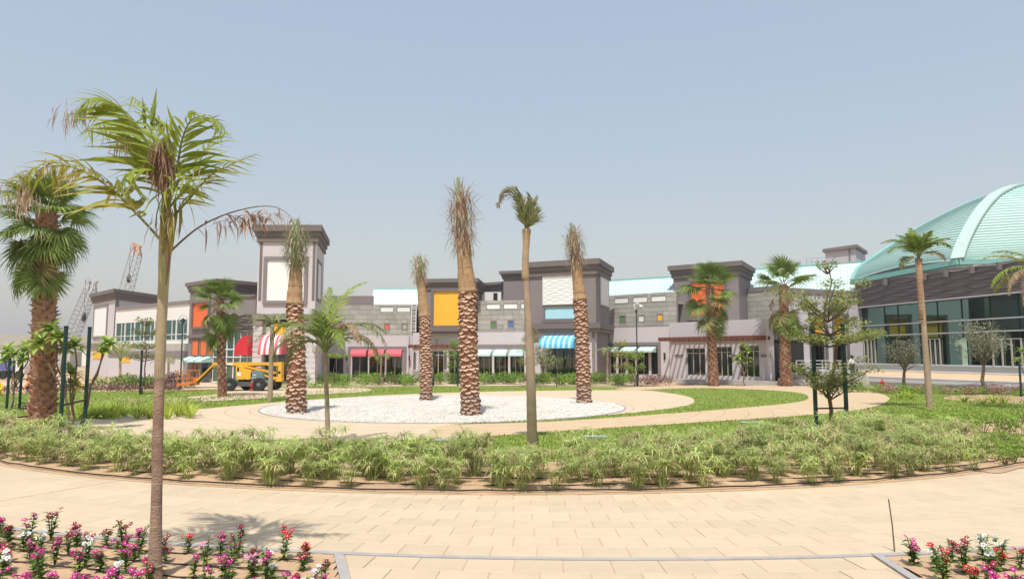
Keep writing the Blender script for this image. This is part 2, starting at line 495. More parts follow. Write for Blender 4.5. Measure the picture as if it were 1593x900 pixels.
for i, (s_, k, a, r0, me, b) in enumerate(cands):
    m = Matrix.Translation(C1) @ Matrix.Rotation(a, 4, 'Z')
    if i < 280 and s_ < 0:
        dz = random.uniform(-.002, .002)
        obj('paver', me, paving, Matrix.Translation((0, 0, dz)) @ m)
    else:
        rest.add([m @ Vector(v) for v in b.v], b.f)
tag(rest.build('paver_field', 'paver', paving), kind='stuff')

# kerbs
def strip_poly(b, pts, w, z0, z1):
    for i in range(len(pts) - 1):
        a, c = Vector(pts[i]), Vector(pts[i + 1]); d = (c - a).normalized(); s = Vector((-d.y, d.x, 0)) * w / 2
        b.hexa([(a - s) + Vector((0, 0, z0)), (c - s) + Vector((0, 0, z0)), (c + s) + Vector((0, 0, z0)), (a + s) + Vector((0, 0, z0)),
                (a - s) + Vector((0, 0, z1)), (c - s) + Vector((0, 0, z1)), (c + s) + Vector((0, 0, z1)), (a + s) + Vector((0, 0, z1))])
b = MB(); strip_poly(b, arc(C1, RK + .065, R(-46), R(46), 120), .11, -.05, .008)
tag(b.build('kerb', 'kerb'), kind='structure')
LC = Vector((-2.36, 10, 0)); RC = Vector((4.90, 9.97, 0))
b = MB(); strip_poly(b, [LC + Vector((0, -.12, 0)), Vector((-1.85, 8.3, 0)), Vector((-.9, 4, 0))], .12, -.05, .02)
tag(b.build('kerb', 'kerb'), kind='structure')
b = MB(); strip_poly(b, [RC + Vector((.02, -.12, 0)), Vector((4.8, 8.3, 0)), Vector((4.6, 4, 0))], .12, -.05, .02)
tag(b.build('kerb', 'kerb'), kind='structure')
b = MB(); strip_poly(b, [G(-160, 806), G(0, 779), G(120, 758), G(222, 741)], .05, -.03, .0035)
tag(b.build('expansion_joint', 'joint'), kind='structure')

# soil beds: gently uneven sheets
def soil_sheet(name, inside, x0, x1, y0, y1, step, z=.0, amp=.03, m='soil'):
    nx = int((x1 - x0) / step) + 1; ny = int((y1 - y0) / step) + 1
    b = MB(); idx = {}
    def vid(i, j):
        if (i, j) not in idx:
            x, y = x0 + i * step, y0 + j * step
            zz = z + amp * (.5 + .5 * math.sin(x * 5.1 + 1.3 * math.sin(y * 3.7)) * math.cos(y * 4.3 + x)) + random.uniform(0, amp * .5)
            b.v.append((x, y, zz)); idx[(i, j)] = b.n; b.n += 1
        return idx[(i, j)]
    for i in range(nx):
        for j in range(ny):
            x, y = x0 + (i + .5) * step, y0 + (j + .5) * step
            if inside(x, y):
                b.f.append((vid(i, j), vid(i + 1, j), vid(i + 1, j + 1), vid(i, j + 1))); b.mi.append(0)
    return tag(b.build(name, m, smooth=True), kind='structure')
def rb2(a):           # inner edge of the sedge bed by angle (degrees); the bed widens to the right
    return 20.0 - (.065 * a if a > 0 else .025 * a)
def in_sedge(x, y):
    d = math.hypot(x - C0.x, y - C0.y); return y < 36 and rb2(math.degrees(math.atan2(x - C0.x, C0.y - y))) < d < RB
b = MB(); NA, NR = 520, 26
for i in range(NA + 1):
    a = -64 + 124 * i / NA
    for j in range(NR + 1):
        q_ = j / NR; r_ = RB + (rb2(a) - RB) * q_
        x, y = C0.x + r_ * math.sin(R(a)), C0.y - r_ * math.cos(R(a))
        zz = .006 + min(1, q_ * 6) * (.025 + .04 * (.5 + .5 * math.sin(x * 5.1 + 1.3 * math.sin(y * 3.7)) * math.cos(y * 4.3 + x)) + random.uniform(0, .02))
        b.v.append((x, y, zz)); b.n += 1
for i in range(NA):
    for j in range(NR): b.f.append((i * (NR + 1) + j, (i + 1) * (NR + 1) + j, (i + 1) * (NR + 1) + j + 1, i * (NR + 1) + j + 1)); b.mi.append(0)
tag(b.build('planting_bed', 'soil', smooth=True), kind='structure')
def in_left(x, y): return math.hypot(x - C1.x, y - C1.y) > RK + .22 and x < walk_left(y) - .16
def in_right(x, y): return math.hypot(x - C1.x, y - C1.y) > RK + .22 and x > walk_right(y) + .16
soil_sheet('flower_bed', in_left, -14, 0, 4, 14, .08, -.02, .035)
soil_sheet('flower_bed', in_right, 4, 14, 4, 13, .08, -.02, .035)

# lawns and the paths through them
lawn_poly = ccw([Vector((C0.x + (rb2(a) + .15) * math.sin(R(a)), C0.y - (rb2(a) + .15) * math.cos(R(a)), 0)) for a in range(-75, 46, 3)] + [G(1900, 690), G(1900, 606), G(1200, 603), G(700, 600), G(250, 607), G(-500, 622), G(-500, 690)])
lawn = sheet('lawn', lawn_poly, -.002, 'lawn')
inner = ccw(catmull(gpts([(-200, 668), (0, 659), (110, 655), (250, 642), (400, 628), (520, 619), (640, 612.5), (800, 608), (985, 606.5), (1040, 611),
        (1072, 617), (1080, 624), (1066, 631), (1000, 640), (900, 649), (800, 654.5), (700, 661), (690, 680), (560, 684), (420, 684), (240, 680), (0, 676), (-200, 686)]), 5))
outer = ccw(catmull(gpts([(690, 662), (850, 656), (1000, 646), (1150, 634.5), (1238, 625.5), (1258, 618), (1240, 610.5), (1180, 606), (1100, 603.5), (1040, 604.5),
        (985, 606.8), (960, 604), (1040, 600), (1180, 599), (1290, 602), (1350, 608), (1380, 616), (1380, 624), (1345, 636), (1250, 646), (1100, 656), (900, 668.5),
        (760, 678), (680, 681)]), 5))
left_path = ccw(catmull(gpts([(255, 627), (262, 620), (335, 613), (350, 606), (440, 603), (560, 603), (570, 609), (470, 614), (400, 620), (320, 624)]), 5))

def pathmat(name, c):
    m = mat(name, c, .85, .08, 1.2, 0, dirt=.3, dcol=(.58, .50, .38))
    n, l = m.node_tree.nodes, m.node_tree.links
    b = [x for x in n if x.type == 'BSDF_PRINCIPLED'][0]
    tc = n.new('ShaderNodeTexCoord'); sub = n.new('ShaderNodeVectorMath'); sub.operation = 'SUBTRACT'; sub.inputs[1].default_value = (-3.4, 37, 0)
    l.new(tc.outputs['Object'], sub.inputs[0])
    ln = n.new('ShaderNodeVectorMath'); ln.operation = 'LENGTH'; l.new(sub.outputs[0], ln.inputs[0])
    dv = n.new('ShaderNodeMath'); dv.operation = 'DIVIDE'; dv.inputs[1].default_value = 1.06; l.new(ln.outputs['Value'], dv.inputs[0])
    fr = n.new('ShaderNodeMath'); fr.operation = 'FRACT'; l.new(dv.outputs[0], fr.inputs[0])
    lt = n.new('ShaderNodeMath'); lt.operation = 'LESS_THAN'; lt.inputs[1].default_value = .035; l.new(fr.outputs[0], lt.inputs[0])
    src = b.inputs['Base Color'].links[0].from_socket
    mi = n.new('ShaderNodeMix'); mi.data_type = 'RGBA'; mi.inputs['B'].default_value = (.36, .24, .15, 1)
    l.new(lt.outputs[0], mi.inputs['Factor']); l.new(src, mi.inputs['A']); l.new(mi.outputs['Result'], b.inputs['Base Color'])
pathmat('path', (.55, .44, .30)); pathmat('path_warm', (.52, .385, .24))
sheet('plaza', inner, .006, 'path')
sheet('path', outer, .010, 'path_warm')
sheet('path', left_path, .008, 'path')
# white gravel circle with its edging
GC = Vector((-3.4, 37.0, 0)); GR = 9.1
b = MB(); n = 72
b.add([(GC.x + GR * math.cos(2 * math.pi * i / n), GC.y + GR * math.sin(2 * math.pi * i / n), .016) for i in range(n)], [tuple(range(n))])
gravel_base = tag(b.build('gravel_bed', 'pebble_bed'), kind='structure')
b = MB(); strip_poly(b, arc(GC, GR + .05, 0, 2 * math.pi, 90), .1, -.02, .035)
tag(b.build('kerb', 'kerb'), kind='structure')
b = MB(); rng = np.random.RandomState(3)
for i in range(45000):
    rr = GR * math.sqrt(rng.rand()) * .985; a = rng.rand() * 6.283
    x, y = GC.x + rr * math.cos(a), GC.y + rr * math.sin(a)
    s = .025 + .038 * rng.rand() ** 2; h = s * (.5 + .5 * rng.rand()); q = rng.rand() * 3
    c_, s_ = math.cos(q) * s, math.sin(q) * s
    zb = .018 + .06 * rng.rand() ** 3
    b.add([(x + c_, y + s_, zb), (x - s_ * .8, y + c_ * .8, zb), (x - c_, y - s_, zb), (x + s_ * .8, y - c_ * .8, zb), (x + s * .2, y, zb + h)],
          [(0, 1, 4), (1, 2, 4), (2, 3, 4), (3, 0, 4)])
tag(b.build('gravel', 'pebble'), 'white pebbles filling the round gravel bed around the date palms', 'gravel', kind='stuff')
# lawn blades
polys_ex = [inner, outer, left_path]
def on_lawn(x, y):
    return inpoly(x, y, lawn_poly) and not any(inpoly(x, y, p) for p in polys_ex)
b = MB(); cnt = 0
while cnt < 70000:
    y = 17 + 43 * rng.rand() ** 1.3; x = (rng.rand() - .5) * 1.75 * y
    if not on_lawn(x, y): continue
    cnt += 1; a = rng.rand() * 6.28; w = .012 + .014 * rng.rand(); h = .035 + .06 * rng.rand(); q = (rng.rand(2) - .5) * .07
    b.v.extend([(x + math.cos(a) * w, y + math.sin(a) * w, 0), (x - math.cos(a) * w, y - math.sin(a) * w, 0), (x + q[0], y + q[1], h)])
    b.f.append((b.n, b.n + 1, b.n + 2)); b.mi.append(0); b.n += 3
tag(b.build('grass', 'grass'), 'short green lawn grass around the curved paths', 'grass', kind='stuff')
# forecourt in front of the shops
sheet('road', [G(-700, 604)[:2], G(1000, 598.5)[:2], G(1000, 594)[:2], G(430, 594)[:2], G(-700, 594)[:2]][::1], -.03, 'path')

# ================================================================== BUILDINGS
def wall_open(face, mb, s0, s1, z0, z1, ops, n0, n1):
    cuts = sorted({s0, s1, *[min(max(o[0], s0), s1) for o in ops], *[min(max(o[1], s0), s1) for o in ops]})
    for a, c in zip(cuts[:-1], cuts[1:]):
        if c - a < 1e-4: continue
        mid = (a + c) / 2; zs = sorted([(o[2], o[3]) for o in ops if o[0] < mid < o[1]]); lo = z0
        for p, q in zs:
            if p > lo + 1e-4: face.box(mb, a, c, lo, p, n0, n1)
            lo = max(lo, q)
        if lo < z1 - 1e-4: face.box(mb, a, c, lo, z1, n0, n1)
def offset_poly(pts, d):
    n = len(pts); out = []
    for i in range(n):
        a, p, c = pts[i - 1], pts[i], pts[(i + 1) % n]
        e1 = (p - a).normalized(); e2 = (c - p).normalized()
        n1 = Vector((e1.y, -e1.x, 0)); n2 = Vector((e2.y, -e2.x, 0))
        k = n1 + n2; out.append(p + k * (d / max(.3, k.dot(n1))))
    return out
def zp(pts, z): return [Vector((p.x, p.y, z)) for p in pts]
def block(parent, name, poly, z0, z1, m):
    b = MB(); b.prism(zp(poly, z0), (0, 0, z1 - z0)); return b.build(name, m, parent)
def cornice(parent, poly, z, h=.8, proj=.45, m='dark_taupe'):
    b = MB()
    b.prism(zp(offset_poly(poly, proj * .35), z - h * 1.6), (0, 0, h * .55))
    b.prism(zp(offset_poly(poly, proj * .6), z - h * 1.05), (0, 0, h * .45))
    b.prism(zp(offset_poly(poly, proj), z - h * .6), (0, 0, h * .6))
    return b.build('cornice', m, parent)
def panel(face, parent, rc, m, frame='dark_taupe', fw=.35, proj=.18, name='panel'):
    s0, s1, z0, z1 = rc; b = MB()
    if frame:
        face.box(b, s0 - fw, s0, z0 - fw, z1 + fw, -.05, proj); face.box(b, s1, s1 + fw, z0 - fw, z1 + fw, -.05, proj)
        face.box(b, s0, s1, z1, z1 + fw, -.05, proj); face.box(b, s0, s1, z0 - fw, z0, -.05, proj)
        fr = b.build('panel_frame', frame, parent)
    return face.part(name, m, parent, s0, s1, z0, z1, -.02, .05)
def storefront(face, parent, s0, s1, z0, z1, bays, n=-.3, fm='frame_tan', gm='glass', bar=.07, transom=None):
    b = MB(); w = (s1 - s0) / bays
    for i in range(bays + 1):
        x = s0 + i * w; face.box(b, max(s0, x - bar / 2), min(s1, x + bar / 2), z0, z1, n - .05, n + .05)
    face.box(b, s0, s1, z1 - bar, z1, n - .04, n + .04); face.box(b, s0, s1, z0, z0 + bar * 1.6, n - .04, n + .04)
    if transom: face.box(b, s0, s1, transom, transom + bar, n - .04, n + .045)
    b.build('window_frame', fm, parent)
    for i in range(bays):
        face.part('window_pane', gm, parent, s0 + i * w + bar / 2, s0 + (i + 1) * w - bar / 2, z0 + bar * 1.6, z1 - bar, n - .012, n + .012)
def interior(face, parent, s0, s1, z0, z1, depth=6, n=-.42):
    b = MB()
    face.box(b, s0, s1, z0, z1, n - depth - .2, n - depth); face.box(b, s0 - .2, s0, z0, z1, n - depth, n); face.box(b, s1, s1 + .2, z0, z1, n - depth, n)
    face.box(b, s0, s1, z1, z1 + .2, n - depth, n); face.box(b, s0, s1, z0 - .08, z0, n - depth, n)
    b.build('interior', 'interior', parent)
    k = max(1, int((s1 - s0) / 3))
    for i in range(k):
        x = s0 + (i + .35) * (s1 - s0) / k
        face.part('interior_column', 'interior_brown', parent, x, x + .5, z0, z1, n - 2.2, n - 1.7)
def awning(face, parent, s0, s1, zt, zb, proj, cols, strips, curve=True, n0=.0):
    prof = []
    if curve:
        for i in range(7):
            a = math.pi / 2 * i / 6; prof.append((n0 + proj * math.sin(a), zb + .12 + (zt - zb - .12) * math.cos(a)))
        prof.append((n0 + proj, zb))
    else:
        prof = [(n0, zt), (n0 + proj, zb + .16), (n0 + proj, zb)]
    w = (s1 - s0) / strips; root = None
    for i in range(strips):
        b = MB(); a, c = s0 + i * w, s0 + (i + 1) * w; vs = []; k = len(prof)
        for th in (0, .025):
            for s_ in (a, c):
                for q, z in prof: vs.append(face.pt(s_, z - th, q - th))
        fs = []
        for j in range(k - 1):
            fs.append((j, j + 1, k + j + 1, k + j)); fs.append((2 * k + j, 3 * k + j, 3 * k + j + 1, 2 * k + j + 1))
        b.add(vs, fs); b.build('awning_stripe', cols[i % len(cols)], parent)
    for s_ in (s0 + .01, s1 - .01):      # end cheeks
        b = MB(); pts = [face.pt(s_, z, q) for q, z in prof] + [face.pt(s_, zb, n0)]
        b.prism(pts, face.u * (.02 if s_ < s1 - .5 else -.02)); b.build('awning_cheek', cols[0], parent)
CUBE = {}
def unit_block():
    if 'c' not in CUBE:
        b = MB(); e = .012
        lo = [(0, 0, 0), (1, 0, 0), (1, 0, 1), (0, 0, 1)]; hi = [(e * .4, 1, e), (1 - e * .4, 1, e), (1 - e * .4, 1, 1 - e), (e * .4, 1, 1 - e)]
        b.add(lo + hi, [(4, 7, 6, 5), (0, 4, 5, 1), (1, 5, 6, 2), (2, 6, 7, 3), (3, 7, 4, 0)])
        CUBE['c'] = b.mesh('stone_block', 'stone')
    return CUBE['c']
def stone_wall(face, parent, s0, s1, z0, z1, ops=(), n=0., course=.52):
    b = MB(); wall_open(face, b, s0, s1, z0, z1, ops, n - .4, n); w = b.build('wall', 'mortar', parent)
    org = wloc(parent); k = max(1, round((z1 - z0) / course)); ch = (z1 - z0) / k
    base = Matrix((face.u.to_4d(), face.n.to_4d(), (0, 0, 1, 0), (0, 0, 0, 1))).transposed()
    base = Matrix(((face.u.x, face.n.x, 0, 0), (face.u.y, face.n.y, 0, 0), (0, 0, 1, 0), (0, 0, 0, 1)))
    for i in range(k):
        zz0, zz1 = z0 + i * ch, z0 + (i + 1) * ch
        ivs = [(s0, s1)]
        for o in ops:
            if o[2] < zz1 - .05 and o[3] > zz0 + .05:
                nx = []
                for a, c in ivs:
                    if o[0] > a: nx.append((a, min(c, o[0])))
                    if o[1] < c: nx.append((max(a, o[1]), c))
                ivs = [q for q in nx if q[1] - q[0] > .05]
                for za, zc in ((zz0, o[2]), (o[3], zz1)):
                    if zc - za > .06:
                        m = Matrix.Translation(face.pt(o[0] + .012, za + .012, n) - org) @ base @ Matrix.Diagonal((o[1] - o[0] - .024, .06, zc - za - .024, 1))
                        obj('stone_block', unit_block(), w, m)
        for a, c in ivs:
            x = a
            while x < c - .05:
                L = random.choice((.75, 1.0, 1.25, 1.5)); L = min(L, c - x)
                if c - x - L < .35: L = c - x
                g = .008; d = .05 + random.uniform(0, .012)
                m = Matrix.Translation(face.pt(x + g, zz0 + g, n) - org) @ base @ Matrix.Diagonal((L - 2 * g, d, ch - 2 * g, 1))
                obj('stone_block', unit_block(), w, m); x += L
    return w
def small_windows(face, parent, rects, cols, n=0.):
    ops = []
    for (px0, py0, px1, py1), c in zip(rects, cols):
        s0, s1, z0, z1 = face.rect(px0, py0, px1, py1); ops.append((s0, s1, z0, z1))
        b = MB(); f = .05 if c == 'white_panel' else .11
        face.box(b, s0, s0 + f, z0, z1, n - .3, n + .07); face.box(b, s1 - f, s1, z0, z1, n - .3, n + .07)
        face.box(b, s0 + f, s1 - f, z1 - f, z1, n - .3, n + .07); face.box(b, s0 + f, s1 - f, z0, z0 + f, n - .3, n + .07)
        fr = b.build('window', 'taupe', parent)
        q = MB(); face.box(q, s0 + f, s1 - f, z0 + f, z1 - f, n - .06, n + .03); q.build('pane', c, fr)
    return ops
def seam_roof(parent, a0, a1, b0, b1, n, m='pale_teal', ms='teal_seam', curve=0.):
    """roof sheet between eave a0-a1 and ridge b0-b1 with raised seams running up the slope"""
    a0, a1, b0, b1 = map(Vector, (a0, a1, b0, b1)); b = MB(); K = 6
    def pt(s, t, lift=0.):
        e = a0.lerp(a1, s); r = b0.lerp(b1, s); p = e.lerp(r, t)
        if curve: p = Vector((e.x + (r.x - e.x) * t, e.y + (r.y - e.y) * t, e.z + (r.z - e.z) * math.sin(t * math.pi / 2) ** curve))
        return p + Vector((0, 0, lift))
    vs = []
    for i in range(n + 1):
        for j in range(K + 1): vs.append(pt(i / n, j / K))
    fs = [(i * (K + 1) + j, (i + 1) * (K + 1) + j, (i + 1) * (K + 1) + j + 1, i * (K + 1) + j + 1) for i in range(n) for j in range(K)]
    b.add(vs, fs); w = b.build('roof_sheet', m, parent)
    for i in range(n + 1):
        q = MB()
        for j in range(K): q.bar(pt(i / n, j / K, .03), pt(i / n, (j + 1) / K, .03), .06, .1)
        q.build('seam', ms if i not in (0, n) else m, w)
    q = MB(); q.bar(pt(0, 1, .03), pt(1, 1, .03), .35, .18); q.build('ridge_cap', 'teal_dark', w)
    return w
def wave_panel(face, parent, s0, s1, z0, z1, rows, L=2.6, n=0., amp=None, m='taupe'):
    face.part('fascia', m, parent, s0, s1, z0, z1, n - .3, n)
    dz = (z1 - z0) / rows; amp = amp or dz * .24; K = max(8, int((s1 - s0) / L * 18))
    for r_ in range(rows):
        zc = z0 + (r_ + .5) * dz; b = MB(); vs = []
        for i in range(K + 1):
            s_ = s0 + (s1 - s0) * i / K
            z = zc + amp * math.sin(2 * math.pi * s_ / L + (math.pi if r_ % 2 else 0))
            q = .20
            vs += [face.pt(s_, max(z0, z - dz * .20), n + .01), face.pt(s_, min(z1, z - dz * .06), n + q), face.pt(s_, min(z1, z + dz * .12), n + .01)]
        fs = []
        for i in range(K): fs += [(i * 3, i * 3 + 3, i * 3 + 4, i * 3 + 1), (i * 3 + 1, i * 3 + 4, i * 3 + 5, i * 3 + 2)]
        b.add(vs, fs); b.build('wave_rib', m, parent)
def quadpoly(f1, f2=None, depth=10):
    """plan polygon (ccw) of a block: front face f1, optional right return face f2"""
    A = f1.pt(0, 0); B = f1.pt(f1.L, 0)
    if f2 is None:
        return [A, B, B - f1.n * depth, A - f1.n * depth]
    C = f2.pt(f2.L, 0)
    return [A, B, C, A + (C - B)]
def bthing(label, face, name='shop_building'):
    p = face.pt(face.L / 2, 0); return thing(name, label, 'building', p)

# ---- far left: corner block with the tall blank white panel
fa = Face(141, 91, 175, 84); fb = Face(175, 84, 242, 93)
t = bthing('pale pinkish-grey corner block with tall blank white panel at the far left', fb, 'corner_building')
poly = [fa.pt(0, 0), fa.pt(fa.L, 0), fb.pt(fb.L, 0), fa.pt(0, 0) + (fb.pt(fb.L, 0) - fb.pt(0, 0))]
zt = fa.z(451, 175)
block(t, 'wall', poly, -.05, zt - 1.0, 'pink'); cornice(t, poly, zt, .75, .5)
panel(fa, t, fa.rect(147, 478, 166.5, 522.5), 'white_panel', 'taupe', .3, .12)
fa.part('band', 'taupe', t, -.1, fa.L + .05, fa.z(541, 160), fa.z(533, 160), 0, .15)
fb.part('pilaster', 'taupe', t, .15, .6, fb.z(530, 178), fb.z(463, 178), 0, .12)
panel(fa, t, fa.rect(145, 545, 160, 558), 'yellow', None)
# ---- beige wing with a strip of windows
f = Face(177, 83, 293, 72.3); zt = f.z(467, 292)
t = bthing('beige two-storey wing with a strip of green windows on the left', f, 'window_wing')
ops = []; s0, s1 = f.s(179), f.s(291); bw = (s1 - s0) / 7
zl, zh = 4.1, 6.3
for i in range(7): ops.append((s0 + i * bw + .07, s0 + (i + 1) * bw - .07, zl, zh))
b = MB(); wall_open(f, b, 0, f.L, 3.75, zt - .35, ops, -.4, 0); b.build('wall', 'beige', t)
f.part('parapet_cap', 'taupe', t, -.1, f.L, zt - .35, zt, -.6, .12)
for o in ops: 
    b = MB(); a, c = o[0], o[1]; m_ = a + (c - a) * .62
    for x in (a, m_, c): f.box(b, x - .04, x + .04, zl, zh, -.12, .03)
    for z in (zl + .04, zl + .62, zh - .04): f.box(b, a, c, z - .035, z + .035, -.1, .02)
    w = b.build('window', 'steel_white', t)
    b = MB(); f.box(b, a, c, zl, zh, -.08, -.06); b.build('pane', 'glass_teal', w)
interior(f, t, s0, s1, 3.9, 6.4, 3, -.42)
gops = [(f.s(205), f.s(216), .3, 3.0), (f.s(254.5), f.s(260), 2.9, 4.0), (f.s(275), f.s(280), 3.1, 4.1)]
b = MB(); wall_open(f, b, 0, f.L, -.05, 2.3, [], -.4, .5); b.build('base_wall', 'pink', t)
f.part('band', 'taupe', t, -.2, f.L, 2.3, 3.0, -.4, .55)
f.part('upper_band', 'stone', t, -.2, f.L, 3.0, 3.75, -.4, .45)
panel(f, t, (f.s(255), f.s(261), 2.95, 3.7), 'orange', None, name='orange_panel').location.y -= .5
panel(f, t, (f.s(275), f.s(281), 3.0, 3.75), 'red', None, name='red_panel').location.y -= .5
panel(f, t, (f.s(194), f.s(208), 1.75, 2.75), 'yellow', None, name='yellow_panel').location.y -= .62
fback = f.part('back_wall', 'beige', t, 0, f.L, -.05, zt - .4, -10, -9.6)
f.part('roof', 'concrete', t, 0, f.L, zt - .9, zt - .6, -9.6, -.4)
# ---- dark block with orange panels and the glass-fronted link
fa = Face(292, 72, 335, 68); fb = Face(335, 68, 397, 71.5)
t = bthing('dark taupe block with orange panels, small pale awnings and wavy fascia left of tall tower', fb, 'dark_block')
poly = [fa.pt(0, 0), fa.pt(fa.L, 0), fb.pt(fb.L, 0), fa.pt(0, 0) + (fb.pt(fb.L, 0) - fb.pt(0, 0))]
zt = fa.z(434.5, 335)
block(t, 'wall', poly, -.05, zt - .9, 'taupe'); cornice(t, poly, zt, .6, .4)
panel(fa, t, fa.rect(301.5, 471, 325.5, 508), 'orange', 'dark_taupe', .22, .2)
fa.part('ledge', 'dark_taupe', t, -.1, fa.L + .1, fa.z(525, 312), fa.z(521, 312), 0, .22)
for a, c in ((300, 309), (313, 322), (326, 332)):
    panel(fa, t, fa.rect(a, 529.5, c, 552), 'orange', 'dark_taupe', .1, .1)
for a, c in ((294, 305), (307.5, 318), (320.5, 331)):
    r_ = fa.rect(a, 554, c, 563); awning(fa, t, r_[0], r_[1], r_[3], r_[2], 1.1, ['teal_awning'], 1, False)
for a, c, m_ in ((300, 307, 'rust'), (315, 330, 'glass')):
    r_ = fa.rect(a, 565, c, 586); fa.part('door', m_, t, r_[0], r_[1], max(.0, r_[2]), r_[3], .02, .07)
fg = Face(331, 66.3, 395, 65.2)
zb, zf = fg.z(517, 372), fg.z(487, 372)
wave_panel(fg, t, fg.s(346), fg.L, zb, zf, 6, 2.2)
fg.part('wall_cap', 'taupe', t, fg.s(346), fg.L, zf, fg.z(461, 384), -3, -.05)
fg.part('parapet_cap', 'dark_taupe', t, fg.s(346), fg.L, fg.z(461, 384), fg.z(458, 384), -3, .1)
b = MB()
K = 6
for i in range(K + 1):
    x = fg.L * i / K; fg.box(b, max(0, x - .05), min(fg.L, x + .05), 0, zb, -.2, -.05)
for z in (fg.z(543, 370), fg.z(555, 370), .1): fg.box(b, 0, fg.L, z - .05, z + .05, -.18, .0)
b.build('window_frame', 'steel_white', t)
for i in range(K): fg.part('window_pane', 'glass_teal', t, fg.L * i / K + .05, fg.L * (i + 1) / K - .05, .05, zb, -.14, -.11)
# ---- tall tower
fa = Face(397, 64.5, 488, 64.5); fb = Face(488, 64.5, 500.5, 72.5)
t = bthing('tall pinkish-grey tower with large white panel and dark cornice on the left', fa, 'tower')
poly = quadpoly(fa, fb); zt = fa.z(351, 450)
block(t, 'wall', poly, 5.2, zt - 1.2, 'pink'); cornice(t, poly, zt, .95, .5)
panel(fa, t, fa.rect(415.5, 404.5, 473.5, 467.5), 'white_panel', 'taupe', .32, .16)
panel(fb, t, fb.rect(493.2, 410, 498.8, 466), 'soft_white', 'taupe', .25, .1)
for fc, a in ((fa, .25), (fa, fa.L - .18)): fc.part('groove', 'dark_taupe', t, a - .12, a + .12, fc.z(467, 450), fc.z(370, 450), 0, .04)
b = MB(); b.prism(zp(offset_poly(poly, .35), fa.z(497, 440)), (0, 0, .5)); b.build('band', 'taupe', t)
zg = fa.z(497, 440)
opn = [(fa.s(412), fa.s(448), .05, fa.z(549, 430)), (fa.s(425), fa.s(445.5), fa.z(521, 435), fa.z(503, 435))]
b = MB(); wall_open(fa, b, -.25, fa.L + .2, -.05, zg, opn, -.5, 0); b.build('base_wall', 'pale_pink', t)
fb.part('side_wall', 'pale_pink', t, 0, fb.L, -.05, zg, -.4, .0)
r_ = fa.rect(425, 503, 445.5, 521); panel(fa, t, (r_[0], r_[1], r_[2], r_[3]), 'yellow', None)
r_ = fa.rect(411, 520, 447.5, 551); awning(fa, t, r_[0], r_[1], r_[3], r_[2], 1.6, ['rose', 'soft_white'], 9)
interior(fa, t, fa.s(411), fa.s(449), .0, 3.6, 4, -.5)
storefront(fa, t, opn[0][0], opn[0][1], .05, opn[0][3], 2, -.3)
for px in (410.5, 450): fa.part('pilaster', 'dark_taupe', t, fa.s(px) - .15, fa.s(px) + .15, -.04, zg - .02, .0, .1)
for i in range(11):       # horizontal siding joints as thin raised boards
    z = .5 + i * .48
    if z < zg - .3:
        fa.part('siding_board', 'pale_pink', t, fa.s(453), fa.L + .2, z, z + .42, .0, .045)
        fa.part('siding_board', 'pale_pink', t, -.25, fa.s(408), z, z + .42, .0, .045)
fl = Face(373, 65.4, 397, 64.6)      # big red quarter-round awning on the glass front
awn = MB(); zt_, zb_ = fl.z(521, 394), fl.z(552, 394)
pts = [fl.pt(fl.L - .12, zb_, .3)]
for i in range(9):
    a = math.pi / 2 * i / 8; pts.append(fl.pt(fl.L - .12 - (fl.L - .2) * math.sin(a), zb_ + (zt_ - zb_) * math.cos(a), .3))
awn.prism(pts, fl.n * .5); awn.build('awning', 'red', t)
# ---- centre wing: pink ground floor, stone block upper storey
f = Face(500, 76, 650, 76); fs_ = Face(498, 77, 652, 77)
t = bthing('low pink shop wing with grey stone upper storey and rose awnings right of the tower', f, 'shop_wing')
zp_ = f.z(522, 600)
o1 = f.rect(545.5, 545, 627.5, 588.6); o2 = f.rect(511, 550, 534, 590); o3 = f.rect(636.5, 548, 641.5, 573.5)
b = MB(); wall_open(f, b, 0, f.s(636), -.05, zp_, [o1, o2], -.4, 0); b.build('wall', 'pink', t)
f.part('return_wall', 'mauve', t, f.s(636), f.s(642), -.05, zp_, -1.4, -.25)
b = MB(); fw = .32
f.box(b, o1[0] - fw, o1[0], o1[2], o1[3] + .45, -.1, .1); f.box(b, o1[1], o1[1] + fw, o1[2], o1[3] + .45, -.1, .1)
f.box(b, o1[0], o1[1], o1[3], o1[3] + .45, -.1, .1); b.build('opening_surround', 'taupe', t)
f.part('sign_band', 'mauve', t, f.s(514), f.s(534), f.z(534, 520), f.z(530, 520), 0, .06)
storefront(f, t, o1[0], o1[1], o1[2], o1[3], 6, -.25); storefront(f, t, o2[0], o2[1], o2[2], o2[3], 2, -.25)
interior(f, t, f.s(506), f.s(632), o1[2], 3.6)
for i in range(4): f.part('post', 'pale_pink', t, o1[0] + i * (o1[1] - o1[0] - .16) / 3, o1[0] + .16 + i * (o1[1] - o1[0] - .16) / 3, o1[2], o1[3], -.12, .02)
w3 = (o1[1] - o1[0]) / 3
for i in range(3): awning(f, t, o1[0] + i * w3 + .1, o1[0] + (i + 1) * w3 - .1, o1[3] + .15, o1[3] - .62, .85, ['rose'], 1, True)
for px in (540, 637): f.part('wall_lamp', 'black', t, f.s(px) - .07, f.s(px) + .07, 2.0, 2.55, 0, .12)
zs = fs_.z(474, 610)
ops = small_windows(fs_, t, [(591.5, 476.5, 612.5, 485.5), (617.5, 476.5, 638.5, 485.5), (572, 502.5, 580, 513), (597.5, 502.5, 606.5, 513), (625, 502.5, 634, 513), (527, 502.5, 536, 513)],
     ['white_panel', 'white_panel', 'tan_sq', 'orange', 'tan_sq', 'orange'])
stone_wall(fs_, t, .1, fs_.s(648), zp_ - .3, zs, ops)
fs_.part('parapet', 'taupe', t, .1, fs_.s(579), zs, fs_.z(460, 540), -.4, .05)
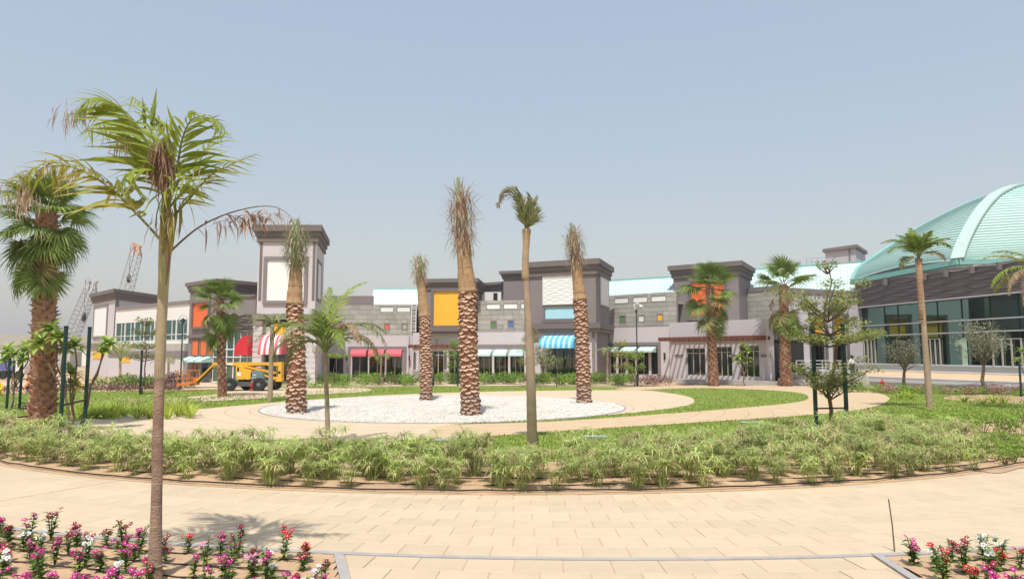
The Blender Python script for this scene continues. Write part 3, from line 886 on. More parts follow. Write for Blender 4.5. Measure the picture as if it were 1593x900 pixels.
f.part('ledge', 'concrete', t, .1, f.s(636), zp_ - .05, zp_ + .03, -1.2, -.42)
zr = fs_.z(473, 610)
a0 = P(579, 473, 78.2); a1 = P(657, 473, 78.2); b0 = P(583, 450, 80.5); b1 = P(657, 450, 80.5)
seam_roof(t, a0, a1, b0, b1, 16, 'pale_teal', 'teal_awning', .8)
fs_.part('back_wall', 'taupe', t, .1, fs_.L, -.05, zs + .4, -10, -9.6); fs_.part('roof', 'concrete', t, .1, fs_.L, zs - .6, zs - .4, -9.6, -.4)
# white ladder against the stone wall
lad = thing('ladder', 'white ladder standing against the grey stone wall left of yellow panel', 'ladder', fs_.pt(fs_.s(644), zp_, .5))
b = MB(); sl, sr = fs_.s(640.5), fs_.s(647.5); zl_, zh_ = fs_.z(516, 644), fs_.z(471, 644)
for s_ in (sl, sr): 
    b = MB(); b.bar(fs_.pt(s_, zl_, .75), fs_.pt(s_, zh_, .14), .07); b.build('rail', 'steel_white', lad)
for i in range(11):
    k = (i + .5) / 11; b = MB(); b.bar(fs_.pt(sl + .036, zl_ + (zh_ - zl_) * k, .75 - .61 * k), fs_.pt(sr - .036, zl_ + (zh_ - zl_) * k, .75 - .61 * k), .05); b.build('rung', 'steel_white', lad)
# ---- yellow-panel block and the shops under it
f = Face(642, 75.2, 822, 72.6); fs_ = Face(738, 74.6, 826, 73.4)
t = bthing('taupe shop block with big square yellow panel and pale teal awnings', f, 'shop_block')
zp_ = f.z(516.5, 740)
oo = [f.rect(672, 545, 690, 587), f.rect(698, 545, 716, 587), f.rect(744, 553, 818, 588)]
b = MB(); wall_open(f, b, 0, f.L, -.05, zp_, oo, -.4, 0); b.build('wall', 'pink', t)
b = MB(); f.box(b, f.s(742), f.L, f.z(540, 780), f.z(535.5, 780), 0, .1); b.build('band', 'taupe', t)
for o in oo[:2]: storefront(f, t, *o, 2, -.2, transom=o[3] - .5)
storefront(f, t, *oo[2], 9, -.3, bar=.05)
interior(f, t, f.s(668), f.s(820), .05, 3.3)
for px in (742.5, 768, 793, 818):
    f.part('post', 'pale_pink', t, f.s(px) - .11, f.s(px) + .11, .05, oo[2][3], -.1, .25)
for a, c in ((744.5, 765.5), (769.5, 790), (794.5, 815.5)):
    r_ = f.rect(a, 543.5, c, 553.5); awning(f, t, r_[0], r_[1], r_[3], r_[2], .9, ['teal_awning'], 1, False)
for px in (645.5, 693): f.part('wall_slot', 'dark_taupe', t, f.s(px) - .15, f.s(px) + .15, f.z(574, px), f.z(548, px), 0, .03)
fy = Face(657, 74.2, 738, 73.4); fyb = Face(738, 73.4, 749.5, 80)
poly = quadpoly(fy, fyb); zt = fy.z(433.5, 700)
block(t, 'upper_wall', poly, zp_ - .12, zt - .9, 'taupe'); cornice(t, poly, zt, .7, .42)
panel(fy, t, fy.rect(675, 453, 716, 506), 'yellow', 'dark_taupe', .28, .2, 'yellow_panel')
fy.part('ledge', 'dark_taupe', t, fy.s(668), fy.s(724), fy.z(515, 700), fy.z(510, 700), 0, .3)
ops = small_windows(fs_, t, [(757, 472, 778.5, 481), (783.5, 471.5, 805.5, 480.5), (810.5, 471, 822, 480), (763, 499, 773, 510.5), (790, 498, 800, 509.5)],
     ['white_panel', 'white_panel', 'white_panel', 'green_sq', 'blue'])
stone_wall(fs_, t, fs_.s(743), fs_.L, zp_ - .2, fs_.z(467, 780), ops)
f2 = Face(746, 82, 792, 80); poly = quadpoly(f2, None, 6); zt = f2.z(439, 770)
block(t, 'rear_wall', poly, 5, zt - .6, 'taupe'); cornice(t, poly, zt, .5, .35)
ac = thing('rooftop_unit', 'white air handling unit on the roof right of the yellow panel', 'air unit', P(767, 468, 78))
b = MB(); p = P(767, 468, 78); b.box(p.x - .9, p.x + .9, p.y - .5, p.y + .5, p.z - .3, p.z + .95); b.build('casing', 'soft_white', ac)
b = MB(); b.box(p.x + .05, p.x + .5, p.y - .56, p.y - .51, p.z + .05, p.z + .85); b.build('grille', 'black', ac)
f.part('roof', 'concrete', t, 0, f.L, zp_ + 1.6, zp_ + 1.8, -9, -2.5)
# small rust pergola in front of the doors
def pergola(face, label, s0, s1, zz, proj, nr, h=.3):
    pg = thing('pergola', label, 'pergola', face.pt((s0 + s1) / 2, zz, .0))
    b = MB(); face.box(b, s0, s1, zz - h, zz, proj, proj + .14); b.build('beam', 'rust', pg)
    b = MB(); face.box(b, s0, s1, zz - h, zz - .03, 0.001, .12); b.build('wall_beam', 'rust', pg)
    for i in range(nr):
        s_ = s0 + (i + .3) * (s1 - s0) / nr
        face.part('rafter', 'rust', pg, s_, s_ + .12, zz - h * .75, zz + .04, .12, proj)
        face.part('rafter_end', 'rust', pg, s_, s_ + .12, zz - h * .75, zz + .04, proj + .14, proj + .4)
pergola(f, 'small rust-brown pergola over doors between two date palm trunks', f.s(642), f.s(739), f.z(536.5, 690), 1.3, 12)
# ---- middle dark tower with patterned white panel
fa = Face(825, 73.2, 928, 70.2); fb = Face(928, 70.2, 949, 77)
t = bthing('dark taupe tower with patterned white square panel and blue striped awning', fa, 'dark_tower')
poly = quadpoly(fa, fb); zt = fa.z(402.5, 926); zm = fa.z(511, 880)
block(t, 'wall', poly, zm - .02, zt - 1.2, 'taupe'); cornice(t, poly, zt, .95, .5)
for fc, rc in ((fa, fa.rect(846, 424, 897, 472)), (fb, fb.rect(934, 424, 945.5, 474))):
    s0, s1, z0, z1 = rc; panel(fc, t, rc, 'white_panel', 'soft_white', .1, .12, 'patterned_panel')
    rows_ = 13
    for i in range(rows_):
        b = MB(); vs = []; K = max(6, int((s1 - s0) * 6)); zc = z0 + (i + .5) * (z1 - z0) / rows_; dz = (z1 - z0) / rows_
        for j in range(K + 1):
            s_ = s0 + (s1 - s0) * j / K; z = zc + dz * .22 * math.sin(s_ * 5 + (math.pi if i % 2 else 0))
            vs += [fc.pt(s_, z - dz * .2, .052), fc.pt(s_, z + dz * .06, .085), fc.pt(s_, z + dz * .16, .052)]
        fs = []
        for j in range(K): fs += [(j * 3, j * 3 + 3, j * 3 + 4, j * 3 + 1), (j * 3 + 1, j * 3 + 4, j * 3 + 5, j * 3 + 2)]
        b.add(vs, fs); b.build('wave_rib', 'white_panel', t)
panel(fa, t, fa.rect(848.5, 478, 897, 495.5), 'light_blue', 'dark_taupe', .15, .15, 'blue_window')
fa.part('window_ledge', 'dark_taupe', t, fa.s(845), fa.s(901), fa.z(502, 870), fa.z(497, 870), 0, .25)
b = MB(); b.prism(zp(offset_poly(poly, .5), zm - .0), (0, 0, .55)); b.build('band', 'dark_taupe', t)
b = MB(); b.prism(zp(offset_poly(poly, .25), zm - .35), (0, 0, .34)); b.build('lower_band', 'taupe', t)
od = fa.rect(849, 541, 902, 587)
b = MB(); wall_open(fa, b, .2, fa.L - .1, -.05, zm - .36, [od], -.45, -.15); b.build('base_wall', 'mauve', t)
fb.part('side_wall', 'taupe', t, 0.01, fb.L, -.05, zm - .36, -.45, -.15)
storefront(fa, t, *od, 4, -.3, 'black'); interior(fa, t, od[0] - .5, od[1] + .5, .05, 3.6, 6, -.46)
r_ = fa.rect(845.5, 521, 899, 541.5); awning(fa, t, r_[0], r_[1], r_[3], r_[2], 1.5, ['sky_blue', 'light_blue'], 13, n0=-.1)
f2 = Face(783, 79.5, 836, 78.5); poly2 = quadpoly(f2, None, 6); zt2 = f2.z(421, 810)
block(t, 'rear_wall', poly2, 5, zt2 - .7, 'taupe'); cornice(t, poly2, zt2, .55, .4)
# ---- right wing
fs_ = Face(946, 80, 1054, 74.6); f = Face(930, 78.2, 1043, 72.6)
t = bthing('shop wing with grey stone upper storey and pale sloping metal roof right of dark tower', f, 'shop_wing')
zp_ = f.z(509, 985)
od = f.rect(942, 541, 1024, 582.5)
b = MB(); wall_open(f, b, 0, f.L, -.05, zp_, [od], -.4, 0); b.build('wall', 'pink', t)
b = MB(); fw = .3
f.box(b, od[0] - fw, od[0], od[2], od[3] + .6, -.1, .1); f.box(b, od[1], od[1] + fw, od[2], od[3] + .6, -.1, .1); f.box(b, od[0], od[1], od[3] + .3, od[3] + .6, -.1, .1)
b.build('opening_surround', 'taupe', t)
f.part('lintel', 'pale_pink', t, od[0], od[1], od[3], od[3] + .3, -.2, .0)
storefront(f, t, *od, 7, -.3); interior(f, t, od[0] - .3, od[1] + .3, od[2], 3.9)
for px in (948, 960, 975, 990, 1011): f.part('post', 'pale_pink', t, f.s(px) - .12, f.s(px) + .12, od[2], od[3], -.1, .1)
for a, c in ((944, 962), (970, 992), (996, 1021)):
    r_ = f.rect(a, 539, c, 547.5); awning(f, t, r_[0], r_[1], r_[3], r_[2], .9, ['teal_awning'], 1, False)
ops = small_windows(fs_, t, [(956.5, 462.5, 978, 472), (985, 461, 1007.5, 470.5), (1013.5, 459.5, 1036.5, 469), (963.5, 490.5, 974, 502.5), (992.5, 489.5, 1003, 501.5), (1022, 487.5, 1032, 500)],
     ['white_panel', 'white_panel', 'white_panel', 'green_sq', 'soft_white', 'yellow'])
stone_wall(fs_, t, .0, fs_.L, zp_ - .3, fs_.z(456.5, 1000), ops)
a0 = P(946, 461, 81.5); a1 = P(1056, 453, 76); b0 = P(944, 437, 87); b1 = P(1056, 430.5, 81)
seam_roof(t, a0, a1, b0, b1, 26)
f.part('ledge', 'concrete', t, 0, f.L, zp_ - .06, zp_ + .03, -1.4, -.42)
fs_.part('back_wall', 'taupe', t, .1, fs_.L, -.05, fs_.z(457, 1000), -12, -11.6); fs_.part('roof', 'concrete', t, .1, fs_.L, 8.0, 8.2, -11.6, -.4)
for px in (938, 1034): f.part('wall_lamp', 'black', t, f.s(px) - .08, f.s(px) + .08, 2.1, 2.8, 0, .12)
# ---- orange-panel block
fa = Face(1050, 76.5, 1152, 72.4); fb = Face(1152, 72.4, 1171, 78.5)
t = bthing('taupe block with large orange panel behind a fan palm', fa, 'dark_block')
poly = quadpoly(fa, fb); zt = fa.z(406, 1150)
block(t, 'wall', poly, -.05, zt - 1.0, 'taupe'); cornice(t, poly, zt, .85, .5)
panel(fa, t, fa.rect(1076, 437, 1127, 488.5), 'orange', 'dark_taupe', .25, .2, 'orange_panel')
fa.part('ledge', 'dark_taupe', t, fa.s(1071), fa.s(1133), fa.z(498, 1100), fa.z(492, 1100), 0, .3)
# ---- pergola shop
f = Face(1042, 72.2, 1200, 63); fr = Face(1200, 63, 1209, 68)
t = bthing('mauve single-storey shop with rust pergola shading its glass doors', f, 'pergola_shop')
zt = f.z(498.5, 1120); zfl = .55
os_ = [f.rect(1067, 541, 1097, 580), f.rect(1112, 539, 1139, 580), f.rect(1150, 537, 1181, 580)]
os_ = [(o[0], o[1], zfl, o[3]) for o in os_]
b = MB(); wall_open(f, b, 0, f.L, -.05, zt, os_, -.45, 0); b.build('wall', 'mauve', t)
fr.part('side_wall', 'pink', t, .01, fr.L, -.05, zt - .01, -.4, 0)
for o in os_: storefront(f, t, *o, 3, -.25, transom=o[3] - .55)
interior(f, t, f.s(1060), f.s(1186), zfl, 3.8)
f.part('roof', 'concrete', t, .05, f.L - .1, zt - .5, zt - .3, -7.5, -.46)
for px in (1056, 1141, 1191): f.part('wall_plate', 'taupe', t, f.s(px) - .5, f.s(px) + .5, f.z(555, px), f.z(551, px), 0, .05)
pergola(f, 'long rust-brown pergola along the mauve shop front on the right', f.s(1043.5), f.s(1199), f.z(524, 1120), 1.7, 19, .34)
# ---- stone wing right of pergola shop, orange doors
f = Face(1160, 77, 1216, 73.5); fd = Face(1213, 73, 1240, 72); fv = Face(1237, 74.5, 1347, 80)
t = bthing('grey stone wing with red-orange door panels and yellow window panels beside the dome building', f, 'stone_wing')
zt = f.z(445.5, 1190); stone_wall(f, t, 0, f.L, -.05, zt - .5, [])
f.part('parapet', 'taupe', t, 0, f.L, zt - .5, zt, -.5, .1)
zv = fv.z(451, 1290)
fd.part('door_bay', 'taupe', t, 0, fd.L, -.05, fd.z(484, 1225), -.5, 0)
for a, c in ((1216, 1221.5), (1229, 1235)): panel(fd, t, fd.rect(a, 489, c, 521), 'orange', None)
for a, c in ((1216, 1222), (1228, 1238)): fd.part('door', 'rust', t, fd.s(a), fd.s(c), .6, fd.z(540, 1225), 0, .05)
r_ = fd.rect(1224, 525, 1246, 536); awning(fd, t, r_[0], r_[1], r_[3], r_[2], 1.3, ['teal_awning'], 1, False)
oy = [fv.rect(1262, 492, 1284.5, 574), fv.rect(1298, 492, 1318, 574)]
b = MB(); wall_open(fv, b, 0, fv.L, -.05, zv - .5, oy, -.45, 0); b.build('wall', 'mauve', t)
fv.part('parapet_cap', 'taupe', t, 0, fv.L, zv - .5, zv, -.5, .12)
for o in oy:
    zmid = o[2] + (o[3] - o[2]) * .62
    fv.part('yellow_panel', 'yellow', t, o[0] + .1, o[1] - .1, zmid, o[3] - .1, -.35, -.3)
    storefront(fv, t, o[0], o[1], o[2], zmid, 3, -.25, 'black')
    b = MB(); fv.box(b, o[0] - .3, o[0], o[2], o[3] + .3, -.1, .1); fv.box(b, o[1], o[1] + .3, o[2], o[3] + .3, -.1, .1); fv.box(b, o[0], o[1], o[3], o[3] + .3, -.1, .1)
    b.build('opening_surround', 'dark_taupe', t)
interior(fv, t, oy[0][0] - .4, oy[1][1] + .4, .8, 4.6, 5, -.46)
a0 = P(1165, 447, 78.5); a1 = P(1350, 452, 83); b0 = P(1160, 420.5, 84.5); b1 = P(1350, 406.5, 89)
seam_roof(t, a0, a1, b0, b1, 34)
fv.part('back_wall', 'mauve', t, -4, fv.L, -.05, zv, -11, -10.6)
rb = thing('rooftop_room', 'pale grey plant room with dark flat cap behind the metal roof', 'building', P(1322, 408, 100))
f2 = Face(1290, 101, 1338, 97); f2b = Face(1338, 97, 1353, 103); poly = quadpoly(f2, f2b); zt = f2.z(380, 1335)
block(rb, 'wall', poly, -.05, zt - .45, 'pale_pink'); b = MB(); b.prism(zp(offset_poly(poly, .3), zt - .45), (0, 0, .45)); b.build('roof_cap', 'taupe', rb)
f2.part('pipe', 'taupe', rb, f2.s(1328) - .06, f2.s(1328) + .06, f2.z(408, 1328), f2.z(383, 1328), 0, .12)
rl = thing('roof_railing', 'thin grey guard railing on the roof left of the plant room', 'railing', P(1265, 414, 92))
for i in range(6): b = MB(); b.bar(P(1255 + i * 8, 416 - i * 1, 90), P(1255 + i * 8, 402 - i * .4, 90), .05); b.build('post', 'crane_grey', rl)
for y in (402, 408): b = MB(); b.bar(P(1253, y, 90), P(1297, y - 2.2, 90), .05); b.build('rail', 'crane_grey', rl)

# ---- dome building
K_ = 1.25
fg = Face(1340, 80.2, 1720, 53.2)
t = bthing('glass-fronted hall with wavy taupe fascia and big teal shell roof on the right', fg, 'dome_hall')
zf0 = fg.z(453, 1593); zf1 = fg.z(398, 1593); zflo = 1.55
wave_panel(fg, t, fg.s(1341), fg.L, zf0, zf1 - .3, 8, 4.6, .5)
fg.part('fascia_trim', 'soft_white', t, fg.s(1341), fg.L, zf0 - .14, zf0, .35, .62)
zl1, zl2 = fg.z(492.6, 1593), fg.z(513.3, 1593)
xs = [fg.s(p) for p in (1343, 1378, 1399, 1432, 1461, 1499, 1543, 1588, 1650, 1719)]
for x in xs: fg.part('mullion', 'pole_green', t, x - .05, x + .05, zflo, zf0 - .15, -.12, .0)
for z in (zl1, zl2, zflo + .06):
    fg.part('transom', 'steel_white', t, xs[0], fg.L, z - .06, z + .06, .01, .1)
for i in range(len(xs) - 1):
    for za, zc in ((zflo + .12, zl2 - .06), (zl2 + .06, zl1 - .06), (zl1 + .06, zf0 - .15)):
        fg.part('window_pane', 'glass_teal', t, xs[i] + .05, xs[i + 1] - .05, za, zc, -.07, -.05)
for a, c in ((1441, 1463), (1545, 1590), (1345, 1362)):
    s0, s1 = fg.s(a), fg.s(c); dz1 = fg.z(526, (a + c) / 2); b = MB(); nd = 3
    for i in range(nd + 1): fg.box(b, s0 + (s1 - s0) * i / nd - .06, s0 + (s1 - s0) * i / nd + .06, zflo, dz1, .0, .1)
    fg.box(b, s0, s1, dz1 - .08, dz1, .0, .09); b.build('door_frame', 'frame_tan', t)
    fg.part('doorway', 'interior_brown', t, s0 + .1, s1 - .1, zflo + .1, dz1 - .12, -.6, -.5)
# the numeral on the glass
s0, s1, z0, z1 = fg.rect(1486, 525.5, 1505, 570); w = (s1 - s0); st = w * .42
pts = [(s1 - st, z0), (s1, z0), (s1, z1), (s1 - st * .75, z1), (s0, z1 - (z1 - z0) * .19), (s0 + w * .16, z1 - (z1 - z0) * .31), (s1 - st, z1 - (z1 - z0) * .2)]
b = MB(); b.prism([fg.pt(a, z, .012) for a, z in pts], fg.n * .02)
mat('numeral', (.55, .70, .50), .5, .03, 1); b.build('numeral', 'numeral', t)
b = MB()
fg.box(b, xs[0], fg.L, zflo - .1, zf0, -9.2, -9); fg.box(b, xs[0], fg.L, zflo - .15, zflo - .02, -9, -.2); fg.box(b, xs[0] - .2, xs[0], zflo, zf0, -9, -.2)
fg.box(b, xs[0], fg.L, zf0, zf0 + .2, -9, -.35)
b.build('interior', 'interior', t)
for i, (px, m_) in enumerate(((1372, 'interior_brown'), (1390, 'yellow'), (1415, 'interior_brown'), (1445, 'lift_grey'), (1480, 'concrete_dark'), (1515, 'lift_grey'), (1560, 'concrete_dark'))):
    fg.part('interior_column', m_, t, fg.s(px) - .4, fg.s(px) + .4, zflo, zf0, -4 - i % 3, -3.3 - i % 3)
fg.part('plinth', 'concrete', t, xs[0] - 1, fg.L, .6, zflo, -.4, .25)
fg.part('back_wall', 'taupe', t, xs[0] - .3, fg.L, -.05, zf1, -30, -29.5)
# shell roof: ribs as plan curves, gores between them
def sc(px, py, D): return P(px, py, D * K_)
rib0 = [sc(*q) for q in ((1327, 436, 64.2), (1336.5, 417, 65), (1359, 400.4, 66), (1387.5, 381.5, 67.5), (1425, 357, 69.5), (1472.5, 332, 72), (1510, 315, 74), (1548, 304, 76))]
rib1 = [sc(*q) for q in ((1491, 404.5, 52.6), (1501, 376, 53.5), (1520, 340, 55), (1538.7, 315.4, 56.8), (1557.6, 300, 59), (1593, 288, 63))]
apex = Vector((96, 108, rib0[-1].z + 3.0))
rib0.append(rib0[-1].lerp(apex, .5) + Vector((0, 0, .6))); rib0.append(apex)
rib1.append(rib1[-1].lerp(apex, .4) + Vector((0, 0, 1.0))); rib1.append(apex)
def at_z(rib, z):
    for a, c in zip(rib[:-1], rib[1:]):
        if a.z <= z <= c.z or c is rib[-1]:
            k = (z - a.z) / max(1e-6, c.z - a.z); return a.lerp(c, k)
    return rib[0].copy()
def smooth_rib(r_): return catmull(r_, 6, False)
rib0s, rib1s = smooth_rib(rib0), smooth_rib(rib1)
z0 = max(rib0[0].z, rib1[0].z); zA = apex.z
def lvl(rib, k):      # k 0..1 along curve by height
    z = rib[0].z + (zA - rib[0].z) * k
    best = None
    for a, c in zip(rib[:-1], rib[1:]):
        if a.z <= z <= c.z: return a.lerp(c, (z - a.z) / max(1e-6, c.z - a.z))
    return rib[-1].copy()
udir = (Vector((34.8, 48, 0)) - Vector((31.7, 63.7, 0))).normalized()
def rib2(k):          # next corner of the shell, out of frame on the right
    p = lvl(rib1s, k); a = Vector((apex.x, apex.y, p.z)); return p + (a - p) * 0 + Vector((1, -.12, 0)) * (34 * (1 - k) ** .8)
def ribb(k):          # rear corner
    p = lvl(rib0s, k); return p + Vector((.75, .66, 0)) * (40 * (1 - k) ** .8)
LV = 46; ks = [(i / LV) ** 1.25 for i in range(LV + 1)]
def gore(fl_, fr_, seams=True):
    b = MB(); SEG = 6; vs = []
    for k in ks:
        a, c = fl_(k), fr_(k)
        for j in range(SEG + 1):
            q = j / SEG; p = a.lerp(c, q); p = p + Vector((0, 0, .5 * math.sin(math.pi * q) * (1 - k))); vs.append(p)
    fs = [(i * (SEG + 1) + j, i * (SEG + 1) + j + 1, (i + 1) * (SEG + 1) + j + 1, (i + 1) * (SEG + 1) + j) for i in range(LV) for j in range(SEG)]
    b.add(vs, fs); g = b.build('roof_gore', 'teal_metal', t)
    if seams:
        for i in range(1, LV - 3):
            q = MB()
            for j in range(SEG):
                p0, p1 = vs[i * (SEG + 1) + j], vs[i * (SEG + 1) + j + 1]
                q.bar(p0 + Vector((0, 0, .03)), p1 + Vector((0, 0, .03)), .11, .13)
            q.build('seam', 'teal_seam', g)
    return g
gore(lambda k: lvl(rib0s, k), lambda k: lvl(rib1s, k)); gore(lambda k: lvl(rib1s, k), rib2); gore(ribb, lambda k: lvl(rib0s, k), False)
b = MB()
pp = [lvl(rib1s, k) for k in ks[:-2]]
for a, c in zip(pp[:-1], pp[1:]): b.bar(a + Vector((-.1, 0, .16)), c + Vector((-.1, 0, .16)), 1.15, .2)
b.build('rib', 'rib_teal', t)
b = MB(); pp = [lvl(rib0s, k) for k in ks[:-2]]
for a, c in zip(pp[:-1], pp[1:]): b.bar(a + Vector((.35, -.2, .05)), c + Vector((.35, -.2, .05)), 1.5, .3)
b.build('edge_flashing', 'teal_dark', t)
b = MB(); e0, e1, e2 = rib0[0], rib1[0], rib2(0)
for a, c in ((e0, e1), (e1, e2)): b.bar(a + Vector((0, 0, -.18)), c + Vector((0, 0, -.18)), .5, .5)
b.build('eave', 'teal_dark', t)
b = MB()
zz = min(e0.z, e1.z) - .3
b.add([Vector((p.x, p.y, zz)) for p in (e0, e1, e2, Vector((95, 95, 0)), ribb(0))], [(4, 3, 2, 1, 0)]); b.build('soffit', 'teal_dark', t)
for px in (1393, 1455, 1490, 1532, 1576):
    s_ = fg.s(px); fg.part('bracket', 'dark_taupe', t, s_ - .12, s_ + .12, zf1 - 1.0, zf1 - .35, .5, 1.1)
# ---- podium, steps, low walls on the right
pod = MB(); pf = Face(1208, 61.5, 1345, 61.5)
poly = [P(1212, 550, 63), P(1345, 550, 62.5), P(1345, 550, 82), P(1212, 550, 76)]
b = MB(); b.prism(zp(poly, -.05), (0, 0, .95)); tag(b.build('podium', 'concrete_dark'), kind='structure')
b = MB(); b.prism(zp([P(1212, 550, 62.4), P(1345, 550, 61.9), P(1345, 550, 62.45), P(1212, 550, 62.95)], -.05), (0, 0, .5)); tag(b.build('step', 'concrete'), kind='structure')
fo = Face(1346, 62.5, 1720, 46)
A_, B_, C_, D_ = fo.pt(-.5, .0), fo.pt(fo.L, .0), fg.pt(fg.L, 1.42, .26), fg.pt(xs[0] - .9, 1.42, .26)
def slope(q, s_): 
    lo = A_.lerp(B_, s_); hi = D_.lerp(C_, s_); return lo.lerp(hi, q)
for q0, q1, m_, dz in ((0, .30, 'concrete_dark', .0), (.30, .36, 'concrete', .12), (.36, .62, 'paver_red', .1), (.62, .68, 'concrete', .16), (.68, 1., 'asphalt', .1)):
    b = MB(); z_ = Vector((0, 0, dz)); u_ = Vector((0, 0, -.6))
    b.hexa([slope(q0, 0) + u_, slope(q0, 1) + u_, slope(q1, 1) + u_, slope(q1, 0) + u_, slope(q0, 0) + z_, slope(q0, 1) + z_, slope(q1, 1) + z_, slope(q1, 0) + z_])
    tag(b.build('terrace', m_), kind='structure')
b = MB(); fo.box(b, -.5, fo.L, -.04, .32, .02, .22); tag(b.build('low_wall', 'concrete_dark'), 'low grey concrete wall in front of the glass hall', 'wall')
fp = Face(1050, 66.3, 1208, 61.0)
b = MB(); fp.box(b, 0, fp.L, -.04, .36, -1.3, 0); tag(b.build('planter_wall', 'concrete'), 'low pale concrete planter wall in front of the pergola shop', 'wall')
# railing
rl = thing('railing', 'white metal railing on the podium left of the man in white shirt', 'railing', P(1278, 580, 66))
zr0, zr1 = .9, 2.1
for i in range(7):
    b = MB(); x = 1238 + i * 13.5; p = P(x, 550, 66); b.box(p.x - .03, p.x + .03, 65.97, 66.03, zr0, zr1); b.build('post', 'steel_white', rl)
for z in (2.08, 1.75, 1.45, 1.15):
    a, c = P(1238, 550, 66), P(1320, 550, 66); b = MB(); b.box(a.x, c.x, 65.95, 65.99, z - .025, z + .025); b.build('rail', 'steel_white', rl)
# far warehouse on the left
f = Face(-420, 150, 140, 165); t = bthing('long low grey-beige warehouse far behind the trees on the left', f, 'warehouse')
f.part('wall', 'beige', t, 0, f.L, -.05, f.z(537, 60), -20, 0); f.part('roof', 'concrete', t, -.5, f.L + .5, f.z(537, 60), f.z(520, 60), -20.5, .6)

# ================================================================== PLANTS
UP = Vector((0, 0, 1))
def frame(d, up=UP):
    d = Vector(d).normalized(); s = up.cross(d)
    if s.length < .05: s = Vector((0, 1, 0)).cross(d)
    s.normalize(); u = d.cross(s)
    return Matrix(((d.x, s.x, u.x, 0), (d.y, s.y, u.y, 0), (d.z, s.z, u.z, 0), (0, 0, 0, 1)))
def blade(L, W, droop=.25, n=4, fold=.25, tip=0.):
    """leaflet along +X, folded along the midrib, drooping towards the tip: verts, faces"""
    vs = []
    for i in range(n + 1):
        t = i / n; w = W * (1 - (1 - min(1, t * 3.2)) ** 2) * (1 - t ** 2.2) * .5 + W * .03
        x = L * t * (1 - .25 * droop * t); z = -droop * L * t ** 2
        vs += [(x, -w, z + w * fold), (x, 0, z), (x, w, z + w * fold)]
    fs = []
    for i in range(n):
        a = i * 3; fs += [(a, a + 1, a + 4, a + 3), (a + 1, a + 2, a + 5, a + 4)]
    return [Vector(v) for v in vs], fs
def put(mb, bl, m): mb.add([m @ v for v in bl[0]], bl[1])
def polyline(pts, k=8): return catmull(pts, k, False)
def frond(mb_r, pts, nleaf, L, W, ang=55, vup=25, droop=.35, r0=.018, start=.15, lmb=None, emit=None, tipscale=.35, twist=0., shape=None):
    """feather frond along a curve: rachis into mb_r, leaflets joined in lmb or passed one by one to emit"""
    cur = polyline(pts, 8); n = len(cur)
    mb_r.tube(cur, [r0 * (1 - .85 * i / (n - 1)) for i in range(n)], 5)
    cum = [0]
    for a, c in zip(cur[:-1], cur[1:]): cum.append(cum[-1] + (c - a).length)
    def at(t):
        d = t * cum[-1]
        for i in range(n - 1):
            if cum[i + 1] >= d: return cur[i].lerp(cur[i + 1], (d - cum[i]) / max(1e-6, cum[i + 1] - cum[i])), (cur[i + 1] - cur[i]).normalized()
        return cur[-1], (cur[-1] - cur[-2]).normalized()
    for k in range(nleaf):
        t = start + (1 - start) * (k + .5) / nleaf
        p, d = at(t); s = UP.cross(d)
        if s.length < .1: s = Vector((1, 0, 0))
        s.normalize(); u = d.cross(s)
        if twist: 
            q = Matrix.Rotation(twist, 3, d); s = q @ s; u = q @ u
        ll = L * (math.sin(math.pi * min(1, .25 + t * .8)) * (1 - tipscale) + tipscale) if shape is None else L * shape(t)
        for sg in (-1, 1):
            a = R(ang * (1 - .35 * t) + random.uniform(-9, 9)); v = R(vup + random.uniform(-14, 14))
            dr = d * math.cos(a) + (s * sg * math.cos(v) + u * math.sin(v)) * math.sin(a)
            m = Matrix.Translation(p) @ frame(dr, u) @ Matrix.Rotation(random.uniform(-.4, .4), 4, 'X')
            sc_ = random.uniform(.85, 1.12)
            if emit: emit(m, ll * sc_)
            elif lmb is not None: put(lmb, blade(ll * sc_, W * random.uniform(.8, 1.15), droop * random.uniform(.5, 1.6), 3), m)
def arch(base, az, el0, el1, L, n=6):
    pts = [Vector(base)]; p = Vector(base)
    for i in range(n):
        e = R(el0 + (el1 - el0) * (i / (n - 1)) ** 1.1); h = L / n
        p = p + Vector((math.cos(az) * math.cos(e), math.sin(az) * math.cos(e), math.sin(e))) * h; pts.append(p)
    return pts

# ---------------------------------------------------------------- foreground palm
base = G(240, 905); D0 = base.y
t = thing('slender_palm', 'slender foreground palm with ringed grey-brown trunk and wind-torn feather fronds', 'palm tree', base)
def Q(px, py, dy=0.): return P(px, py, D0 + dy)
tr = [Q(240, 907), Q(242, 840), Q(244, 760), Q(246, 660), Q(249, 560), Q(253, 470), Q(256, 400), Q(258, 345)]
b = MB(); b.tube(polyline([base + Vector((0, 0, -.1))] + tr[1:5], 6), [.110, .104, .095, .087, .080, .075, .071, .068, .066, .0645, .063, .062, .061] + [.0605 - .0001 * i for i in range(12)], 14); b.build('trunk', 'trunk_front', t, True)
rp = polyline(tr, 10)
b = MB()
for i in (5, 9, 13, 17, 21, 25):
    if i < len(rp) - 1:
        d = (rp[i + 1] - rp[i]).normalized(); r_ = (.100, .078, .069, .064, .0622, .061)[(i - 5) // 4]
        b.tube([rp[i] - d * .005, rp[i] + d * .005], [r_ - .001, r_ - .001], 14)
tag(b.build('trunk_ring', 'ring', t), kind='stuff')
b = MB(); b.tube(polyline([Q(248.2, 590), Q(249, 562), Q(251, 510), Q(253.5, 460)], 5), [.0588, .0600, .0600, .0600, .0600, .062, .062, .0615, .061, .061, .0605, .06, .06, .06, .06, .06], 12); b.build('upper_trunk', 'trunk_upper', t, True)
